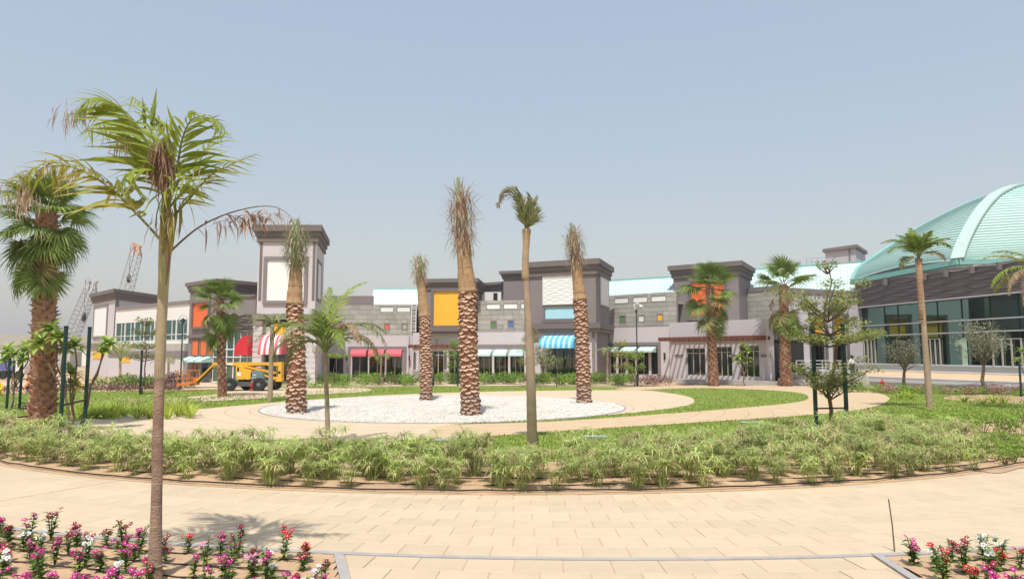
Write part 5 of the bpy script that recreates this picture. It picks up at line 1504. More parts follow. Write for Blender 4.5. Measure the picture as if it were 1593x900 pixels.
stakes(['dark green stake left of the tiered tree', 'dark green stake right of the tiered tree'], [p0, p1], [3.85, 3.7], .075, (.75, 'dark strap tying the tiered tree between its stakes'))
b3 = G(222, 613)
tier_tree('dark layered young tree with a green stake in the left lawn', b3, 4.9, [(2.2, 1.2, 5, .35, 420, .2), (3.0, 1.35, 6, .3, 520, .2), (3.8, 1.0, 5, .35, 420, .2), (4.5, .55, 5, .35, 260, .2)], .07, 'tier_leaf', .15, 52)
stakes(['dark green stake beside the layered young tree on the left lawn'], [b3 + Vector((-.12, -.12, 0))], [2.9], .07)
tier_tree('light yellow-green feathery tree behind the slim wrapped palm', P(826, 596, 61) * 1, 4.4, [(1.6, 1.6, 5, .4, 350, .25), (2.6, 1.7, 6, .5, 450, .25), (3.4, 1.3, 5, .6, 360, .25), (4.1, .7, 4, .4, 220, .25)], .06, 'tier_yellow', .16, 53)
for o in [o for o in col.objects if o.name.startswith('tiered_tree')]: o.location.z = min(o.location.z, .0)
tier_tree('leafy bright green young tree left of the tallest date palm', (P(707, 595, 64).x, 64, 0), 3.9, [(1.4, .9, 5, .3, 300, .4), (2.2, .95, 6, .4, 420, .4), (3.0, .8, 5, .5, 320, .4)], .05, 'bright_leaf', .17, 54, name='young_tree')
tier_tree('young tree with flat dark crown left of the rose awnings', (P(516, 595, 60).x, 60, 0), 2.7, [(2.3, 1.15, 7, .25, 420, .18)], .05, 'shrub', .16, 55, .4, name='young_tree')
tier_tree('spindly forked young tree near the thin date palm', (P(673, 595, 60).x, 60, 0), 4.2, [(1.9, .9, 3, 1.6, 70, .2), (3.6, .5, 4, .7, 60, .2)], .06, 'tier_yellow', .15, 56, .3, name='young_tree')
tier_tree('yellow-green young tree in the planted group before the right wing', (P(968, 595, 61).x, 61, 0), 3.6, [(1.4, 1.0, 5, .3, 260, .25), (2.3, 1.1, 5, .4, 300, .25), (3.2, .6, 5, .4, 200, .25)], .05, 'tier_yellow', .17, 57, name='young_tree')
tier_tree('rounder green young tree right in the planted group before the right wing', (P(988, 595, 60.5).x, 60.5, 0), 2.9, [(1.2, .9, 5, .3, 260, .3), (2.1, .9, 5, .4, 300, .3)], .05, 'bright_leaf', .17, 58, name='young_tree')
tier_tree('small sparse tree left of the rightmost rose awning shop', (P(490, 598, 57).x, 57, 0), 3.2, [(2.4, .5, 4, .7, 90, .25)], .04, 'tier_yellow', .15, 59, name='young_tree')
tier_tree('small leafless-looking bush tree by the podium flowers', (P(866, 597, 59).x, 59, 0), 2.9, [(1.9, 1.0, 5, .5, 120, .2)], .04, 'bright_leaf', .15, 60, name='young_tree')

def olive_tree(label, px, D, H_, rad, seed, n=2600):
    random.seed(seed); p = P(px, 550, D); base = Vector((p.x, D, 0)); t = thing('olive_tree', label, 'tree', base)
    b = MB(); f0 = base + Vector((.1, 0, H_ * .36)); branch(b, base + Vector((0, 0, -.1)), f0, .16, .11, 0, 5); b.build('trunk', 'wood', t, True)
    bb, lb = MB(), MB()
    for i in range(16):
        a = i * 2.4; q = random.uniform(.35, 1); e = f0 + Vector((math.cos(a) * rad * q, math.sin(a) * rad * q, H_ * (.62 - .42 * q * q) * random.uniform(.8, 1.1)))
        branch(bb, f0 + Vector((0, 0, random.uniform(-.2, .2))), e, .05, .012)
        for k in range(3):
            c = f0.lerp(e, .55 + .25 * k) + Vector((random.gauss(0, .2), random.gauss(0, .2), random.gauss(0, .15)))
            leaf_cloud(lb, c, (rad * .3, rad * .3, rad * .34), n // 48, .14, .9, .0)
    bb.build('branches', 'wood', t); lb.build('crown', 'olive', t)
olive_tree('grey-green olive tree left of the leaning slim palm', 1404, 56, 4.0, 1.55, 61, 2300)
olive_tree('tall grey-green olive tree in front of the numeral on the glass', 1527, 53.5, 5.2, 1.75, 62, 3000)
olive_tree('low grey-green olive at the base of the blue awning tower', 843, 66, 3.3, 1.2, 63, 1300)

def plumeria(label, px, D, heads, seed, size=.34, nl=16, base_py=None, name='plumeria_tree'):
    """forked bare stems ending in rosettes of large leaves; heads in (px, py)"""
    random.seed(seed); b0 = P(px, 550, D); b0.z = 0; t = thing(name, label, 'tree', b0)
    hp = [P(x, y, D + random.uniform(-.3, .3)) for x, y in heads]; zmin = min(h.z for h in hp); fork = Vector((b0.x + (sum(h.x for h in hp) / len(hp) - b0.x) * .3, D, zmin * .42))
    b = MB(); branch(b, b0 + Vector((0, 0, -.1)), fork, .055, .045); b.build('trunk', 'wood', t)
    for h in hp:
        b = MB(); branch(b, fork, h, .04, .025, -.05); st_ = b.build('stem', 'wood', t); lb = MB()
        for i in range(nl):
            a = i * 2.4; e = R(65 - 80 * (i / nl) + random.uniform(-10, 10))
            d = Vector((math.cos(a) * math.cos(e), math.sin(a) * math.cos(e), math.sin(e)))
            put(lb, blade(size * random.uniform(.75, 1.15), size * .36, .35, 4), Matrix.Translation(h + Vector((0, 0, random.uniform(-.08, .05)))) @ frame(d))
        lb.build('leaf_rosette', 'plumeria_leaf', st_)
plumeria('plumeria with large leaf heads in front of the big fan palm trunk', 116, 24.5, [(78, 512), (60, 535), (92, 525), (100, 542)], 71, .62, 24)
plumeria('plumeria stem between the two green stakes on the left', 121, 25.2, [(117, 538), (110, 580), (113, 600)], 72, .52, 22)
plumeria('leaning plumeria right of the two green stakes on the left', 132, 25.5, [(160, 546), (168, 535)], 73, .55, 22)
plumeria('plumeria behind the stakes at the far left edge', 24, 34, [(8, 560), (22, 552), (36, 560), (45, 548), (40, 540), (12, 545)], 74, .6, 24)
plumeria('plumeria with yellow-green heads in front of the pergola shop', 1156, 60, [(1150, 555), (1156, 538), (1163, 545), (1146, 560), (1166, 560), (1156, 563)], 75, .62, 18)
plumeria('plumeria on the far right beside the thin dark stake', 1598, 48, [(1590, 545), (1600, 535), (1583, 560)], 76, .5, 16)
p0, p1 = G(93, 682), G(131, 671)
stakes(['dark green stake right of the big fan palm trunk', 'dark green stake further right, beyond the plumeria stem'], [p0, p1], [3.55, 3.6], .062, (1.05, 'dark strap between the two green stakes on the left'))
stakes(['leftmost thin green stake in the left lawn', 'thin green stake second from the left edge'], [G(10, 640), G(30, 637)], [2.45, 2.2], .06)
stakes(['thin dark stake at the right edge beside red-leaved plants'], [G(1589, 617)], [2.2], .06)
stakes(['green stake beside the forked young tree near the thin date palm', 'green stake beside the bright young tree left of the tallest date palm'], [G(674, 600), G(712, 600)], [2.6, 2.9], .07)

# ---------------------------------------------------------------- sedge bed
def sedge_mesh(seed, dry=.15):
    rs = random.Random(seed); g = MB()
    for i in range(15):
        a = rs.uniform(0, 6.283); r_ = rs.uniform(0, .12); lean = rs.uniform(.05, .5); h = rs.uniform(.36, .80)
        x, y = math.cos(a) * r_, math.sin(a) * r_; top = Vector((x + math.cos(a) * lean * h, y + math.sin(a) * lean * h, h))
        g.cur = 1 if rs.random() < dry else 0
        m0 = Vector((x + math.cos(a) * lean * h * .35, y + math.sin(a) * lean * h * .35, h * .55))
        g.tube([(x, y, -.03), m0, top], [.008, .007, .005], 3, False)
        nb = 17
        for k in range(nb):
            b_ = 6.283 * (k + rs.uniform(-.3, .3)) / nb; e = R(rs.uniform(-5, 50)); L = rs.uniform(.16, .31)
            d = Vector((math.cos(b_) * math.cos(e), math.sin(b_) * math.cos(e), math.sin(e)))
            m = Matrix.Translation(top) @ frame(d); dr = rs.uniform(.4, 1.1); w = .014
            g.add([m @ Vector(q) for q in ((0, -w * .5, 0), (0, w * .5, 0), (L * .5, -w, -dr * L * .18), (L * .5, w, -dr * L * .18), (L * .92, 0, -dr * L * .75))], [(0, 1, 3, 2), (2, 3, 4)])
    for k in range(14):
        a = rs.uniform(0, 6.283); g.cur = 0; L = rs.uniform(.25, .5)
        m = Matrix.Translation((math.cos(a) * .06, math.sin(a) * .06, 0)) @ frame((math.cos(a) * .5, math.sin(a) * .5, 1)); put(g, blade(L, .022, .3, 3), m)
    return g.mesh('umbrella_sedge', ['sedge', 'sedge_dry'])
SEDGE = [sedge_mesh(i, .05 + .16 * (i % 3)) for i in range(8)] + [sedge_mesh(99, .8), sedge_mesh(98, .6)]
random.seed(5); cnt = 0; spots = []
for ri, r_ in enumerate((23.2, 22.6, 22.0, 21.35, 20.7, 20.0, 19.3, 18.6)):
    a = -52 + random.uniform(0, 1)
    while a < 40:
        x = C0.x + r_ * math.sin(R(a)); y = C0.y - r_ * math.cos(R(a)); px = 796.5 + F * x / y
        lim = 1515 - ri * 8
        if -70 < px < lim and r_ > rb2(a) + .25 and random.random() < .97:
            spots.append((x + random.gauss(0, .1), y + random.gauss(0, .1), ri))
        a += math.degrees((.76 if ri == 0 else .70 if ri == 1 else .66) / r_) * random.uniform(.75, 1.25)
spots.sort(key=lambda s: s[1])
SED_L = {0: 'umbrella sedge clump in the front row along the paving', 1: 'green umbrella sedge clump inside the curved bed', 2: 'straw-coloured dying umbrella sedge clump in the curved bed'}
for i, (x, y, ri) in enumerate(spots[:298]):
    dry = random.random() < (.05 if ri < 2 else .16)
    me = SEDGE[8 + i % 2] if dry else random.choice(SEDGE[:8]); s_ = random.uniform(.62, 1.14) * (1.0 if ri > 1 else .92)
    o = obj('umbrella_sedge', me, None, Matrix.Translation((x, y, .03)) @ Matrix.Rotation(random.uniform(0, 6.28), 4, 'Z') @ Matrix.Diagonal((s_, s_, s_ * random.uniform(.85, 1.1), 1)))
    k = 2 if dry else (0 if ri == 0 else 1)
    tag(o, SED_L[k], 'sedge', ['front row sedges', 'sedges in the bed', 'dying sedges'][k])
print('sedges', len(spots))
# drip hoses
def hose(name, pts, label, r_=.012):
    b = MB(); b.tube(pts, r_, 5); p = pts[len(pts) // 2]; tag(b.build(name, 'hose', at=tuple(p)), label, 'hose', 'drip hoses')
for i, r_ in enumerate((23.48, 22.95, 22.2, 21.45)):
    pts = [Vector((C0.x + (r_ + random.gauss(0, .03)) * math.sin(R(a)), C0.y - (r_ + random.gauss(0, .03)) * math.cos(R(a)), .055 + random.uniform(0, .02))) for a in np.arange(-40, 40, 1.2)]
    hose('drip_hose', pts, ['outermost dark drip hose lying along the paving edge of sedge bed', 'dark drip hose second from the paving in the sedge bed', 'dark drip hose third from the paving in the sedge bed', 'dark drip hose deepest inside the sedge bed'][i], .017 if i == 0 else .013)

# ---------------------------------------------------------------- periwinkle beds
def blossom_mesh(m, seed):
    rs = random.Random(seed); b = MB(); s = .026
    for k in range(5):
        a = 6.283 * k / 5; c, d = math.cos(a), math.sin(a)
        def q(r_, t_, z): return (c * r_ - d * t_, d * r_ + c * t_, z)
        b.add([q(.003, 0, 0), q(s * .6, -s * .42, .004), q(s * 1.05, -s * .28, .001), q(s * 1.05, s * .28, .001), q(s * .6, s * .42, .004)], [(0, 1, 2, 3, 4)])
    b.cur = 1; b.add([(.006 * math.cos(i * 1.05), .006 * math.sin(i * 1.05), .006) for i in range(6)], [tuple(range(6))])
    return b.mesh('blossom', [m, 'fl_white' if m != 'fl_white' else 'leaf_front_yellow'])
BLO = {m: blossom_mesh(m, 1) for m in ('fl_red', 'fl_magenta', 'fl_white', 'fl_pink', 'fl_crimson')}
def vinca_mesh(seed, h):
    rs = random.Random(seed); b = MB(); tips = []
    for s_ in range(rs.randint(3, 5)):
        a = rs.uniform(0, 6.283); lean = rs.uniform(.05, .35); hh = h * rs.uniform(.65, 1); top = Vector((math.cos(a) * lean * hh, math.sin(a) * lean * hh, hh))
        b.tube([(0, 0, -.02), top * .5 + Vector((0, 0, hh * .06)), top], [.006, .005, .003], 4)
        n = int(hh / .014)
        for k in range(n):
            f_ = .12 + .88 * k / n; p = top * f_; az = k * 2.4 + rs.uniform(-.3, .3); e = R(rs.uniform(0, 45)); L = rs.uniform(.06, .10) * (1.15 - .4 * f_)
            d = Vector((math.cos(az) * math.cos(e), math.sin(az) * math.cos(e), math.sin(e))); put(b, blade(L, L * .45, .3, 3), Matrix.Translation(p) @ frame(d))
        tips.append(top)
    return b.mesh('foliage', 'vinca_leaf'), tips
VIN = [vinca_mesh(i, .22 + .035 * (i % 5)) for i in range(10)]
VL = {'fl_red': 'scarlet', 'fl_magenta': 'magenta', 'fl_white': 'white', 'fl_pink': 'pale pink', 'fl_crimson': 'dark crimson'}
def vinca(x, y, m, side, k, dense):
    me, tips = VIN[k % 10]; s_ = random.uniform(.95, 1.4); r_ = random.uniform(0, 6.28)
    t = thing('periwinkle_plant', f'{VL[m]}-flowered periwinkle plant in the {side} flower bed', 'flower', (x, y, .0), f'{VL[m]} periwinkles, {side} bed')
    M0 = Matrix.Rotation(r_, 4, 'Z') @ Matrix.Diagonal((s_, s_, s_, 1)); obj('foliage', me, t, M0)
    for tip in tips:
        for j in range(random.randint(1, 5)):
            p = M0 @ (tip * random.uniform(.72, 1.03)) + Vector((random.gauss(0, .022), random.gauss(0, .022), random.uniform(0, .03)))
            d = Vector((random.gauss(0, .6), random.gauss(-.5, .5), 1)).normalized(); q = random.uniform(.95, 1.4)
            obj('blossom', BLO[m], t, Matrix.Translation(p) @ d.to_track_quat('Z', 'Y').to_matrix().to_4x4() @ Matrix.Diagonal((q, q, q, 1)))
random.seed(77); k = 0
for ri in range(7):
    r_ = RK + .50 + ri * .44; a = -40 + random.uniform(0, 1)
    while a < 22:
        x = C1.x + r_ * math.sin(R(a)); y = C1.y - r_ * math.cos(R(a)); px = 796.5 + F * x / y
        side = 'left' if in_left(x, y) and x < walk_left(y) - .3 else ('right' if in_right(x, y) and x > walk_right(y) + .22 else None)
        if side and -30 < px < 1625 and random.random() < .93:
            if side == 'left':
                m = random.choices(['fl_red', 'fl_magenta', 'fl_white', 'fl_pink', 'fl_crimson'], [3, 2, 2.4, .5, 3] if ri < 2 else [.8, 7, 2, .4, 1.2])[0]
            else: m = random.choices(['fl_red', 'fl_magenta', 'fl_white', 'fl_pink', 'fl_crimson'], [3, 2.4, 1.6, .5, 3.4])[0]
            vinca(x + random.gauss(0, .05), y + random.gauss(0, .05), m, side, k, 1); k += 1
        a += math.degrees(.33 / r_) * random.uniform(.85, 1.25)
print('vinca', k)
for ri in range(5):
    r_ = RK + .55 + ri * .44
    for side, a0, a1 in (('left', -34, -8.5), ('right', 7.8, 22)):
        pts = []
        for a in np.arange(a0, a1, .6):
            rr = r_ + random.gauss(0, .02); x, y = C1.x + rr * math.sin(R(a)), C1.y - rr * math.cos(R(a))
            if (side == 'left' and x < walk_left(y) - .3) or (side == 'right' and x > walk_right(y) + .3): pts.append(Vector((x, y, .022 + random.uniform(0, .012))))
        if len(pts) > 3 and pts[0].y > 3:
            hose('drip_hose', pts, f'thin black drip hose along the flower rows of the {side} bed, {["nearest the kerb", "second from the kerb", "third from the kerb", "fourth from the kerb", "furthest from the kerb"][ri]}', .011)
# soil clods
b = MB()
for i in range(2600):
    x, y = random.uniform(-12, 11), random.uniform(7, 23)
    if not (in_left(x, y) or in_right(x, y) or in_sedge(x, y)): continue
    s = random.uniform(.006, .022); z = .012 if y < 12.5 else .045
    b.add([(x + s, y, z), (x, y + s, z), (x - s, y, z), (x, y - s, z), (x, y, z + s)], [(0, 1, 4), (1, 2, 4), (2, 3, 4), (3, 0, 4)])
tag(b.build('soil_clods', 'soil'), 'crumbs of dry soil scattered over the planting beds', 'soil', kind='stuff')
# thin stick in the right bed
a, c = P(1391, 843, 10.0), P(1382.5, 777, 9.95); a.z = 0.
b = MB(); b.tube([a, a.lerp(c, .5) + Vector((.01, 0, 0)), c], [.011, .010, .009], 6)
st_ = thing('stick', 'thin brown stick standing upright at the corner of the right flower bed', 'stick', a); b.build('shaft', 'wood', st_)
b = MB(); b.tube([c, c + Vector((-.002, 0, .012))], [.010, .004], 6); b.build('tip', 'black', st_)

# ---------------------------------------------------------------- shrubs and ground plants
def shrub_mesh(seed, m, n=260, size=.09, rx=.5, rz=.4):
    random.seed(seed); b = MB()
    for i in range(7):
        a = i * 2.4; e = Vector((math.cos(a) * rx * .6, math.sin(a) * rx * .6, rz * random.uniform(.7, 1.5)))
        leaf_cloud(b, e, (rx * .5, rx * .5, rz * .55), n // 7, size, .7, .0)
    q = MB()
    for i in range(7):
        a = i * 2.4; q.tube([(0, 0, -.03), (math.cos(a) * rx * .5, math.sin(a) * rx * .5, rz * random.uniform(.7, 1.4))], [.012, .005], 4)
    return b.mesh('foliage', m), q.mesh('stems', 'wood')
SH = [shrub_mesh(i, 'shrub' if i % 3 else 'bright_leaf') for i in range(6)]
SHS = [shrub_mesh(20 + i, 'shrub' if i % 2 else 'bright_leaf', 90, .07, .2, .16) for i in range(4)]
LIL = []
for i in range(4):
    random.seed(40 + i); q = MB()
    for k in range(34):
        a = random.uniform(0, 6.28); put(q, blade(random.uniform(.45, .85), .045, random.uniform(.15, .6), 4), Matrix.Translation((math.cos(a) * .05, math.sin(a) * .05, 0)) @ frame((math.cos(a) * .45, math.sin(a) * .45, 1)))
    LIL.append(q.mesh('strap_leaf_plant', 'lily'))
random.seed(8)
def place_shrub(x, y, s_, label, group, pool, nm, cat='shrub'):
    t = thing(nm, label, cat, (x, y, 0), group); t.rotation_euler = (0, 0, random.uniform(0, 6.28)); t.scale = (s_, s_, s_ * random.uniform(.85, 1.15))
    f_, s2 = random.choice(pool); obj('foliage', f_, t); obj('stems', s2, t)
for px, py in [(1335 + 26 * i + random.uniform(-8, 8), 661 + random.uniform(-6, 10) + (8 if i % 2 else 0)) for i in range(12)] + [(1350 + 30 * i, 676 + random.uniform(-5, 6)) for i in range(9)]:
    p = G(px, py); place_shrub(p.x, p.y, random.uniform(.85, 1.2), 'bushy green shrub in the right-hand bed behind the sedges', 'shrubs in the right bed', SH, 'shrub')
sb = ccw(catmull(gpts([(1322, 676), (1345, 654), (1450, 652), (1700, 655), (1800, 690), (1700, 738), (1600, 727), (1535, 735), (1430, 700), (1350, 690)]), 4)); sheet('planting_bed', sb, .014, 'soil')
for i in range(62):
    px, py = random.uniform(1478, 1640), random.uniform(684, 724)
    if py > 723 - (1593 - px) * -.05 + 3: continue
    if px < 1500 + (py - 684) * .4: continue
    p = G(px, py)
    if math.hypot(p.x - C0.x, p.y - C0.y) > RB - .3: continue
    place_shrub(p.x, p.y, random.uniform(.8, 1.3), 'small low green plant set out in rows at the far right of the bed', 'low plants at the right', SHS, 'ground_plant', 'plant')
for i in range(44):
    p = G(random.uniform(100, 300), random.uniform(640, 652)); o = obj('strap_leaf_plant', random.choice(LIL), None, Matrix.Translation((p.x, p.y, 0)) @ Matrix.Rotation(random.uniform(0, 6), 4, 'Z') @ Matrix.Diagonal((1, 1, random.uniform(.8, 1.2), 1)))
    tag(o, 'lime green strap-leaved plant in the row left of the lawn', 'plant', 'strap-leaved plants')
for px, py in ((1400, 620), (1417, 621), (1500, 626), (1528, 630), (1545, 627), (1562, 630), (1410, 618)):
    p = G(px, py); o = obj('strap_leaf_plant', random.choice(LIL), None, Matrix.Translation((p.x, p.y, 0)) @ Matrix.Rotation(random.uniform(0, 6), 4, 'Z'))
    tag(o, 'lime green strap-leaved plant on the bare sand patch at right', 'plant', 'strap-leaved plants at right')
sheet('sand_patch', ccw(catmull(gpts([(1470, 618), (1510, 613.5), (1593, 616), (1700, 618), (1700, 632), (1593, 628), (1530, 624), (1480, 622)]), 4)), .012, 'soil')
def hedge(label, pxa, pya, pxb, pyb, depth, h, m, n, size, cat='hedge', m2=None, frac=0.):
    a, c = G(pxa, pya), G(pxb, pyb); b = MB(); b2 = MB(); L = (c - a).length; nc = max(4, int(L / .5))
    for i in range(nc):
        q = (i + random.uniform(-.3, .3)) / nc; p = a.lerp(c, min(1, max(0, q))) + Vector((random.uniform(-.2, .2), random.uniform(0, depth), h * random.uniform(.35, .55)))
        leaf_cloud(b2 if m2 and random.random() < frac else b, p, (.62, .55, h * .52), n // nc, size, .7, .0)
    o = b.build('hedge', [m], at=tuple(a.lerp(c, .5)) ); tag(o, label, cat, kind='stuff')
    if b2.n: tag(b2.build('hedge', [m2], at=tuple(a.lerp(c, .5))), label.replace('green', 'reddish').replace('mixed', 'reddish'), cat, kind='stuff')
random.seed(9)
hedge('loose green planting running along the shop fronts in the centre', 470, 599, 1003, 598, 4.5, 1.05, 'bright_leaf', 22000, .17, 'shrubs', 'shrub', .35)
hedge('low green planting in front of the tower, right of the lift', 430, 605, 560, 604, 2.0, .6, 'shrub', 1500, .14, 'shrubs')
hedge('dark purple-leaved hedge left of the pergola shop planter', 995, 599, 1050, 600, 1.8, .95, 'hedge_purple', 1600, .14)
hedge('long dark purple hedge across the left lawn', -60, 612, 282, 607, 1.3, .55, 'hedge_purple', 4200, .14)
hedge('taller purple hedge behind the left lawn', 250, 604, 284, 603, 2.0, 1.3, 'hedge_purple', 1400, .16)
hedge('green shrubs in front of the beige wing', 140, 605, 250, 603, 2.5, 1.1, 'shrub', 2600, .2, 'shrubs')
hedge('sparse flowering plants in the planter of the pergola shop', 1052, 592, 1206, 594, 1.5, .8, 'tier_yellow', 500, .16, 'shrubs')
hedge('low pinkish flowering planting along the terrace at right', 1335, 611, 1640, 617, 2.8, .6, 'shrub', 8000, .12, 'shrubs', 'dry_red', .35)
hedge('red-leaved low plants near the right edge', 1520, 612, 1640, 616, 1.0, .75, 'fl_crimson', 500, .12, 'shrubs')
hedge('thin row of reddish seedlings at the edge of the left path', 272, 627.5, 432, 619, .5, .4, 'dry_red', 700, .12, 'plants', 'shrub', .5)
hedge('thin green row of seedlings between lawn and plaza', 430, 618, 640, 605, .4, .35, 'shrub', 900, .1, 'plants', 'dry_red', .4)
hedge('green clipped hedge beside the man on the podium', 1325, 600, 1352, 600, 1.2, 1.35, 'shrub', 900, .12)
hedge('low mixed grey-green ground planting on the left lawn', -40, 640, 300, 627, 3.5, .3, 'sedge', 2600, .16, 'plants', 'sedge_dry', .25)

# ================================================================== OBJECTS
# ---- boom lift
D = 53.0; S = D / F; gp = P(370, 606, D)
def LP(px, py, dy=0.): p = P(px, py, D); p.z += -gp.z; return Vector((p.x, D + dy, p.z))
t = thing('boom_lift', 'yellow articulated boom lift with black wheels parked in front of the tower', 'boom lift', (LP(390, 606).x, D, 0))
def bx_px(name, m, px0, py0, px1, py1, y0, y1, bev=0):
    a, c = LP(px0, py1), LP(px1, py0); b = MB(); b.box(a.x, c.x, D + y0, D + y1, a.z, c.z); return b.build(name, m, t)
for px in (366, 411):
    for dy in (-1.05, .75):
        c = LP(px if dy < 0 else px + 12, 598.3, dy); c.z = .48; b = MB()
        prof = [(.22, -.19), (.45, -.19), (.48, -.13), (.485, 0), (.48, .13), (.45, .19), (.22, .19)]; n = 22; vs = []
        for r_, w_ in prof:
            for k in range(n):
                a = 6.2832 * k / n; vs.append((c.x + r_ * math.cos(a), c.y + w_, c.z + r_ * math.sin(a)))
        fs = [(i * n + k, i * n + (k + 1) % n, (i + 1) * n + (k + 1) % n, (i + 1) * n + k) for i in range(len(prof) - 1) for k in range(n)]
        b.add(vs, fs); w = b.build('wheel', 'tyre', t)
        b = MB(); b.tube([c + Vector((0, -.15, 0)), c + Vector((0, .15, 0))], .2, 14); b.build('rim', 'hub', w)
        b = MB(); b.tube([c + Vector((0, -.19, 0)), c + Vector((0, -.15, 0))], .09, 10); b.build('hub_cap', 'lift_grey', w)
bx_px('chassis', 'hub', 360, 592, 420, 599, -.75, .75); bx_px('fender', 'lift_grey', 398, 590, 424, 593.5, -1.0, .95); bx_px('turntable', 'black', 376, 588.5, 398, 592.5, -.6, .6)
b = MB(); b.prism([LP(373, 588.5, -.75), LP(396, 588.5, -.75), LP(396, 575), LP(388, 572), LP(380, 572.5), LP(377, 567), LP(373, 567)][0:0] + [Vector((LP(x, y).x, D - .75, LP(x, y).z)) for x, y in ((373, 588.5), (396, 588.5), (396, 577), (392, 573.5), (384, 572), (379, 567), (373, 567))], (0, 1.5, 0)); b.build('counterweight', 'lift_yellow', t)
c = LP(391, 581.5); b = MB(); b.tube([Vector((c.x, D - .80, c.z)), Vector((c.x, D - .70, c.z))], .34, 18); b.build('round_cover', 'lift_yellow', t)
b = MB(); b.prism([Vector((LP(x, y).x, D - .8, LP(x, y).z)) for x, y in ((396.2, 588.5), (416, 590), (414, 580), (406, 574), (396.2, 575.5))], (0, 1.5, 0)); b.build('engine_hood', 'lift_grey', t)
for y_ in (581, 584.5): bx_px('vent_slot', 'teal_awning', 399, y_, 405, y_ + 1.4, -.83, -.8)
def beam_px(name, m, px0, py0, px1, py1, w, dy=0., dd=None):
    b = MB(); b.bar(LP(px0, py0, dy), LP(px1, py1, dy), dd or .28, w, (0, 1, 0)); 
    return b.build(name, m, t)
bx_px('main_boom', 'lift_yellow', 345, 562.4, 432, 567.8, -.16, .16)
bx_px('boom_end', 'lift_yellow', 331, 562.8, 345, 567, -.12, .12)
b = MB()
for (x0, y0, x1, y1) in ((432.2, 562, 440, 567.5), (434, 567.5, 440, 585), (430, 585, 440, 592)):
    a, c = LP(x0, y1), LP(x1, y0); b.box(a.x, c.x, D - .3, D + .3, a.z, c.z)
b.build('upright_link', 'lift_yellow', t)
for dy in (-.32, .32):
    beam_px('riser_arm', 'lift_yellow', 376, 567, 431, 579, .18, dy, .12); beam_px('riser_arm', 'lift_yellow', 382, 572, 431, 588, .18, dy, .12)
beam_px('jib', 'lift_yellow', 335, 565, 307, 592, .26, -.13, .1); beam_px('jib', 'lift_yellow', 335, 565, 307, 592, .26, .13, .1); beam_px('jib_cylinder', 'hub', 331, 571, 308, 594, .12, 0, .1)
for dz_ in (0, .09):
    b = MB(); b.tube([LP(350, 566, -.2) + Vector((0, 0, dz_ - .1)), LP(380, 569, -.24) + Vector((0, 0, -dz_)), LP(415, 567, -.22), LP(431, 572, -.33)], .025, 6); b.build('hydraulic_hose', 'black', t)
bx_px('decal', 'white_panel', 352, 563.8, 364, 566.4, -.165, -.161); bx_px('decal', 'black', 434.5, 576, 438.5, 580, -.305, -.301); bx_px('decal', 'white_panel', 374.5, 578, 381, 583, -.755, -.751); bx_px('control_panel', 'black', 375, 570, 378, 576, -.757, -.752)
bx_px('basket_floor', 'lift_orange', 283, 594.5, 303, 598, -.85, .85)
for px in (284, 291, 298, 303):
    for dy in (-.83, .83): b = MB(); a, c = LP(px, 594.5, dy), LP(px, 574.5, dy); b.bar(a, c, .045); b.build('basket_post', 'lift_orange', t)
for py in (575, 581, 587):
    for dy in (-.83, .83): b = MB(); b.bar(LP(284, py, dy), LP(303, py, dy), .04); b.build('basket_rail', 'lift_orange', t)
bx_px('control_box', 'hub', 298, 577, 303, 584, -.3, .3); bx_px('pivot', 'lift_orange', 302, 586, 309, 596, -.2, .2)
# ---- hydrants
def hydrant(label, px, py, s_=1., D_=None):
    p = G(px, py) if D_ is None else Vector((P(px, 550, D_).x, D_, 0)); t = thing('fire_hydrant', label, 'hydrant', p)
    b = MB(); b.lathe(p, [(.15, 0), (.15, .06), (.10, .07), (.10, .48), (.125, .49), (.125, .53), (.105, .54), (.095, .62), (.06, .70), (.03, .73), (.03, .79)], 16); b.build('barrel', 'hydrant_red', t, True)
    for sg in (-1, 1): b = MB(); b.tube([p + Vector((sg * .08, 0, .42)), p + Vector((sg * .19, 0, .42))], .055, 10); b.build('outlet_cap', 'hydrant_red', t)
    b = MB(); b.tube([p + Vector((0, -.08, .36)), p + Vector((0, -.18, .36))], .075, 10); b.build('outlet_cap', 'hydrant_red', t)
hydrant('red fire hydrant beside the boom lift wheels', 392.5, 608); hydrant('red fire hydrant among the flowers at right', 1370.5, 608, D_=55.5)
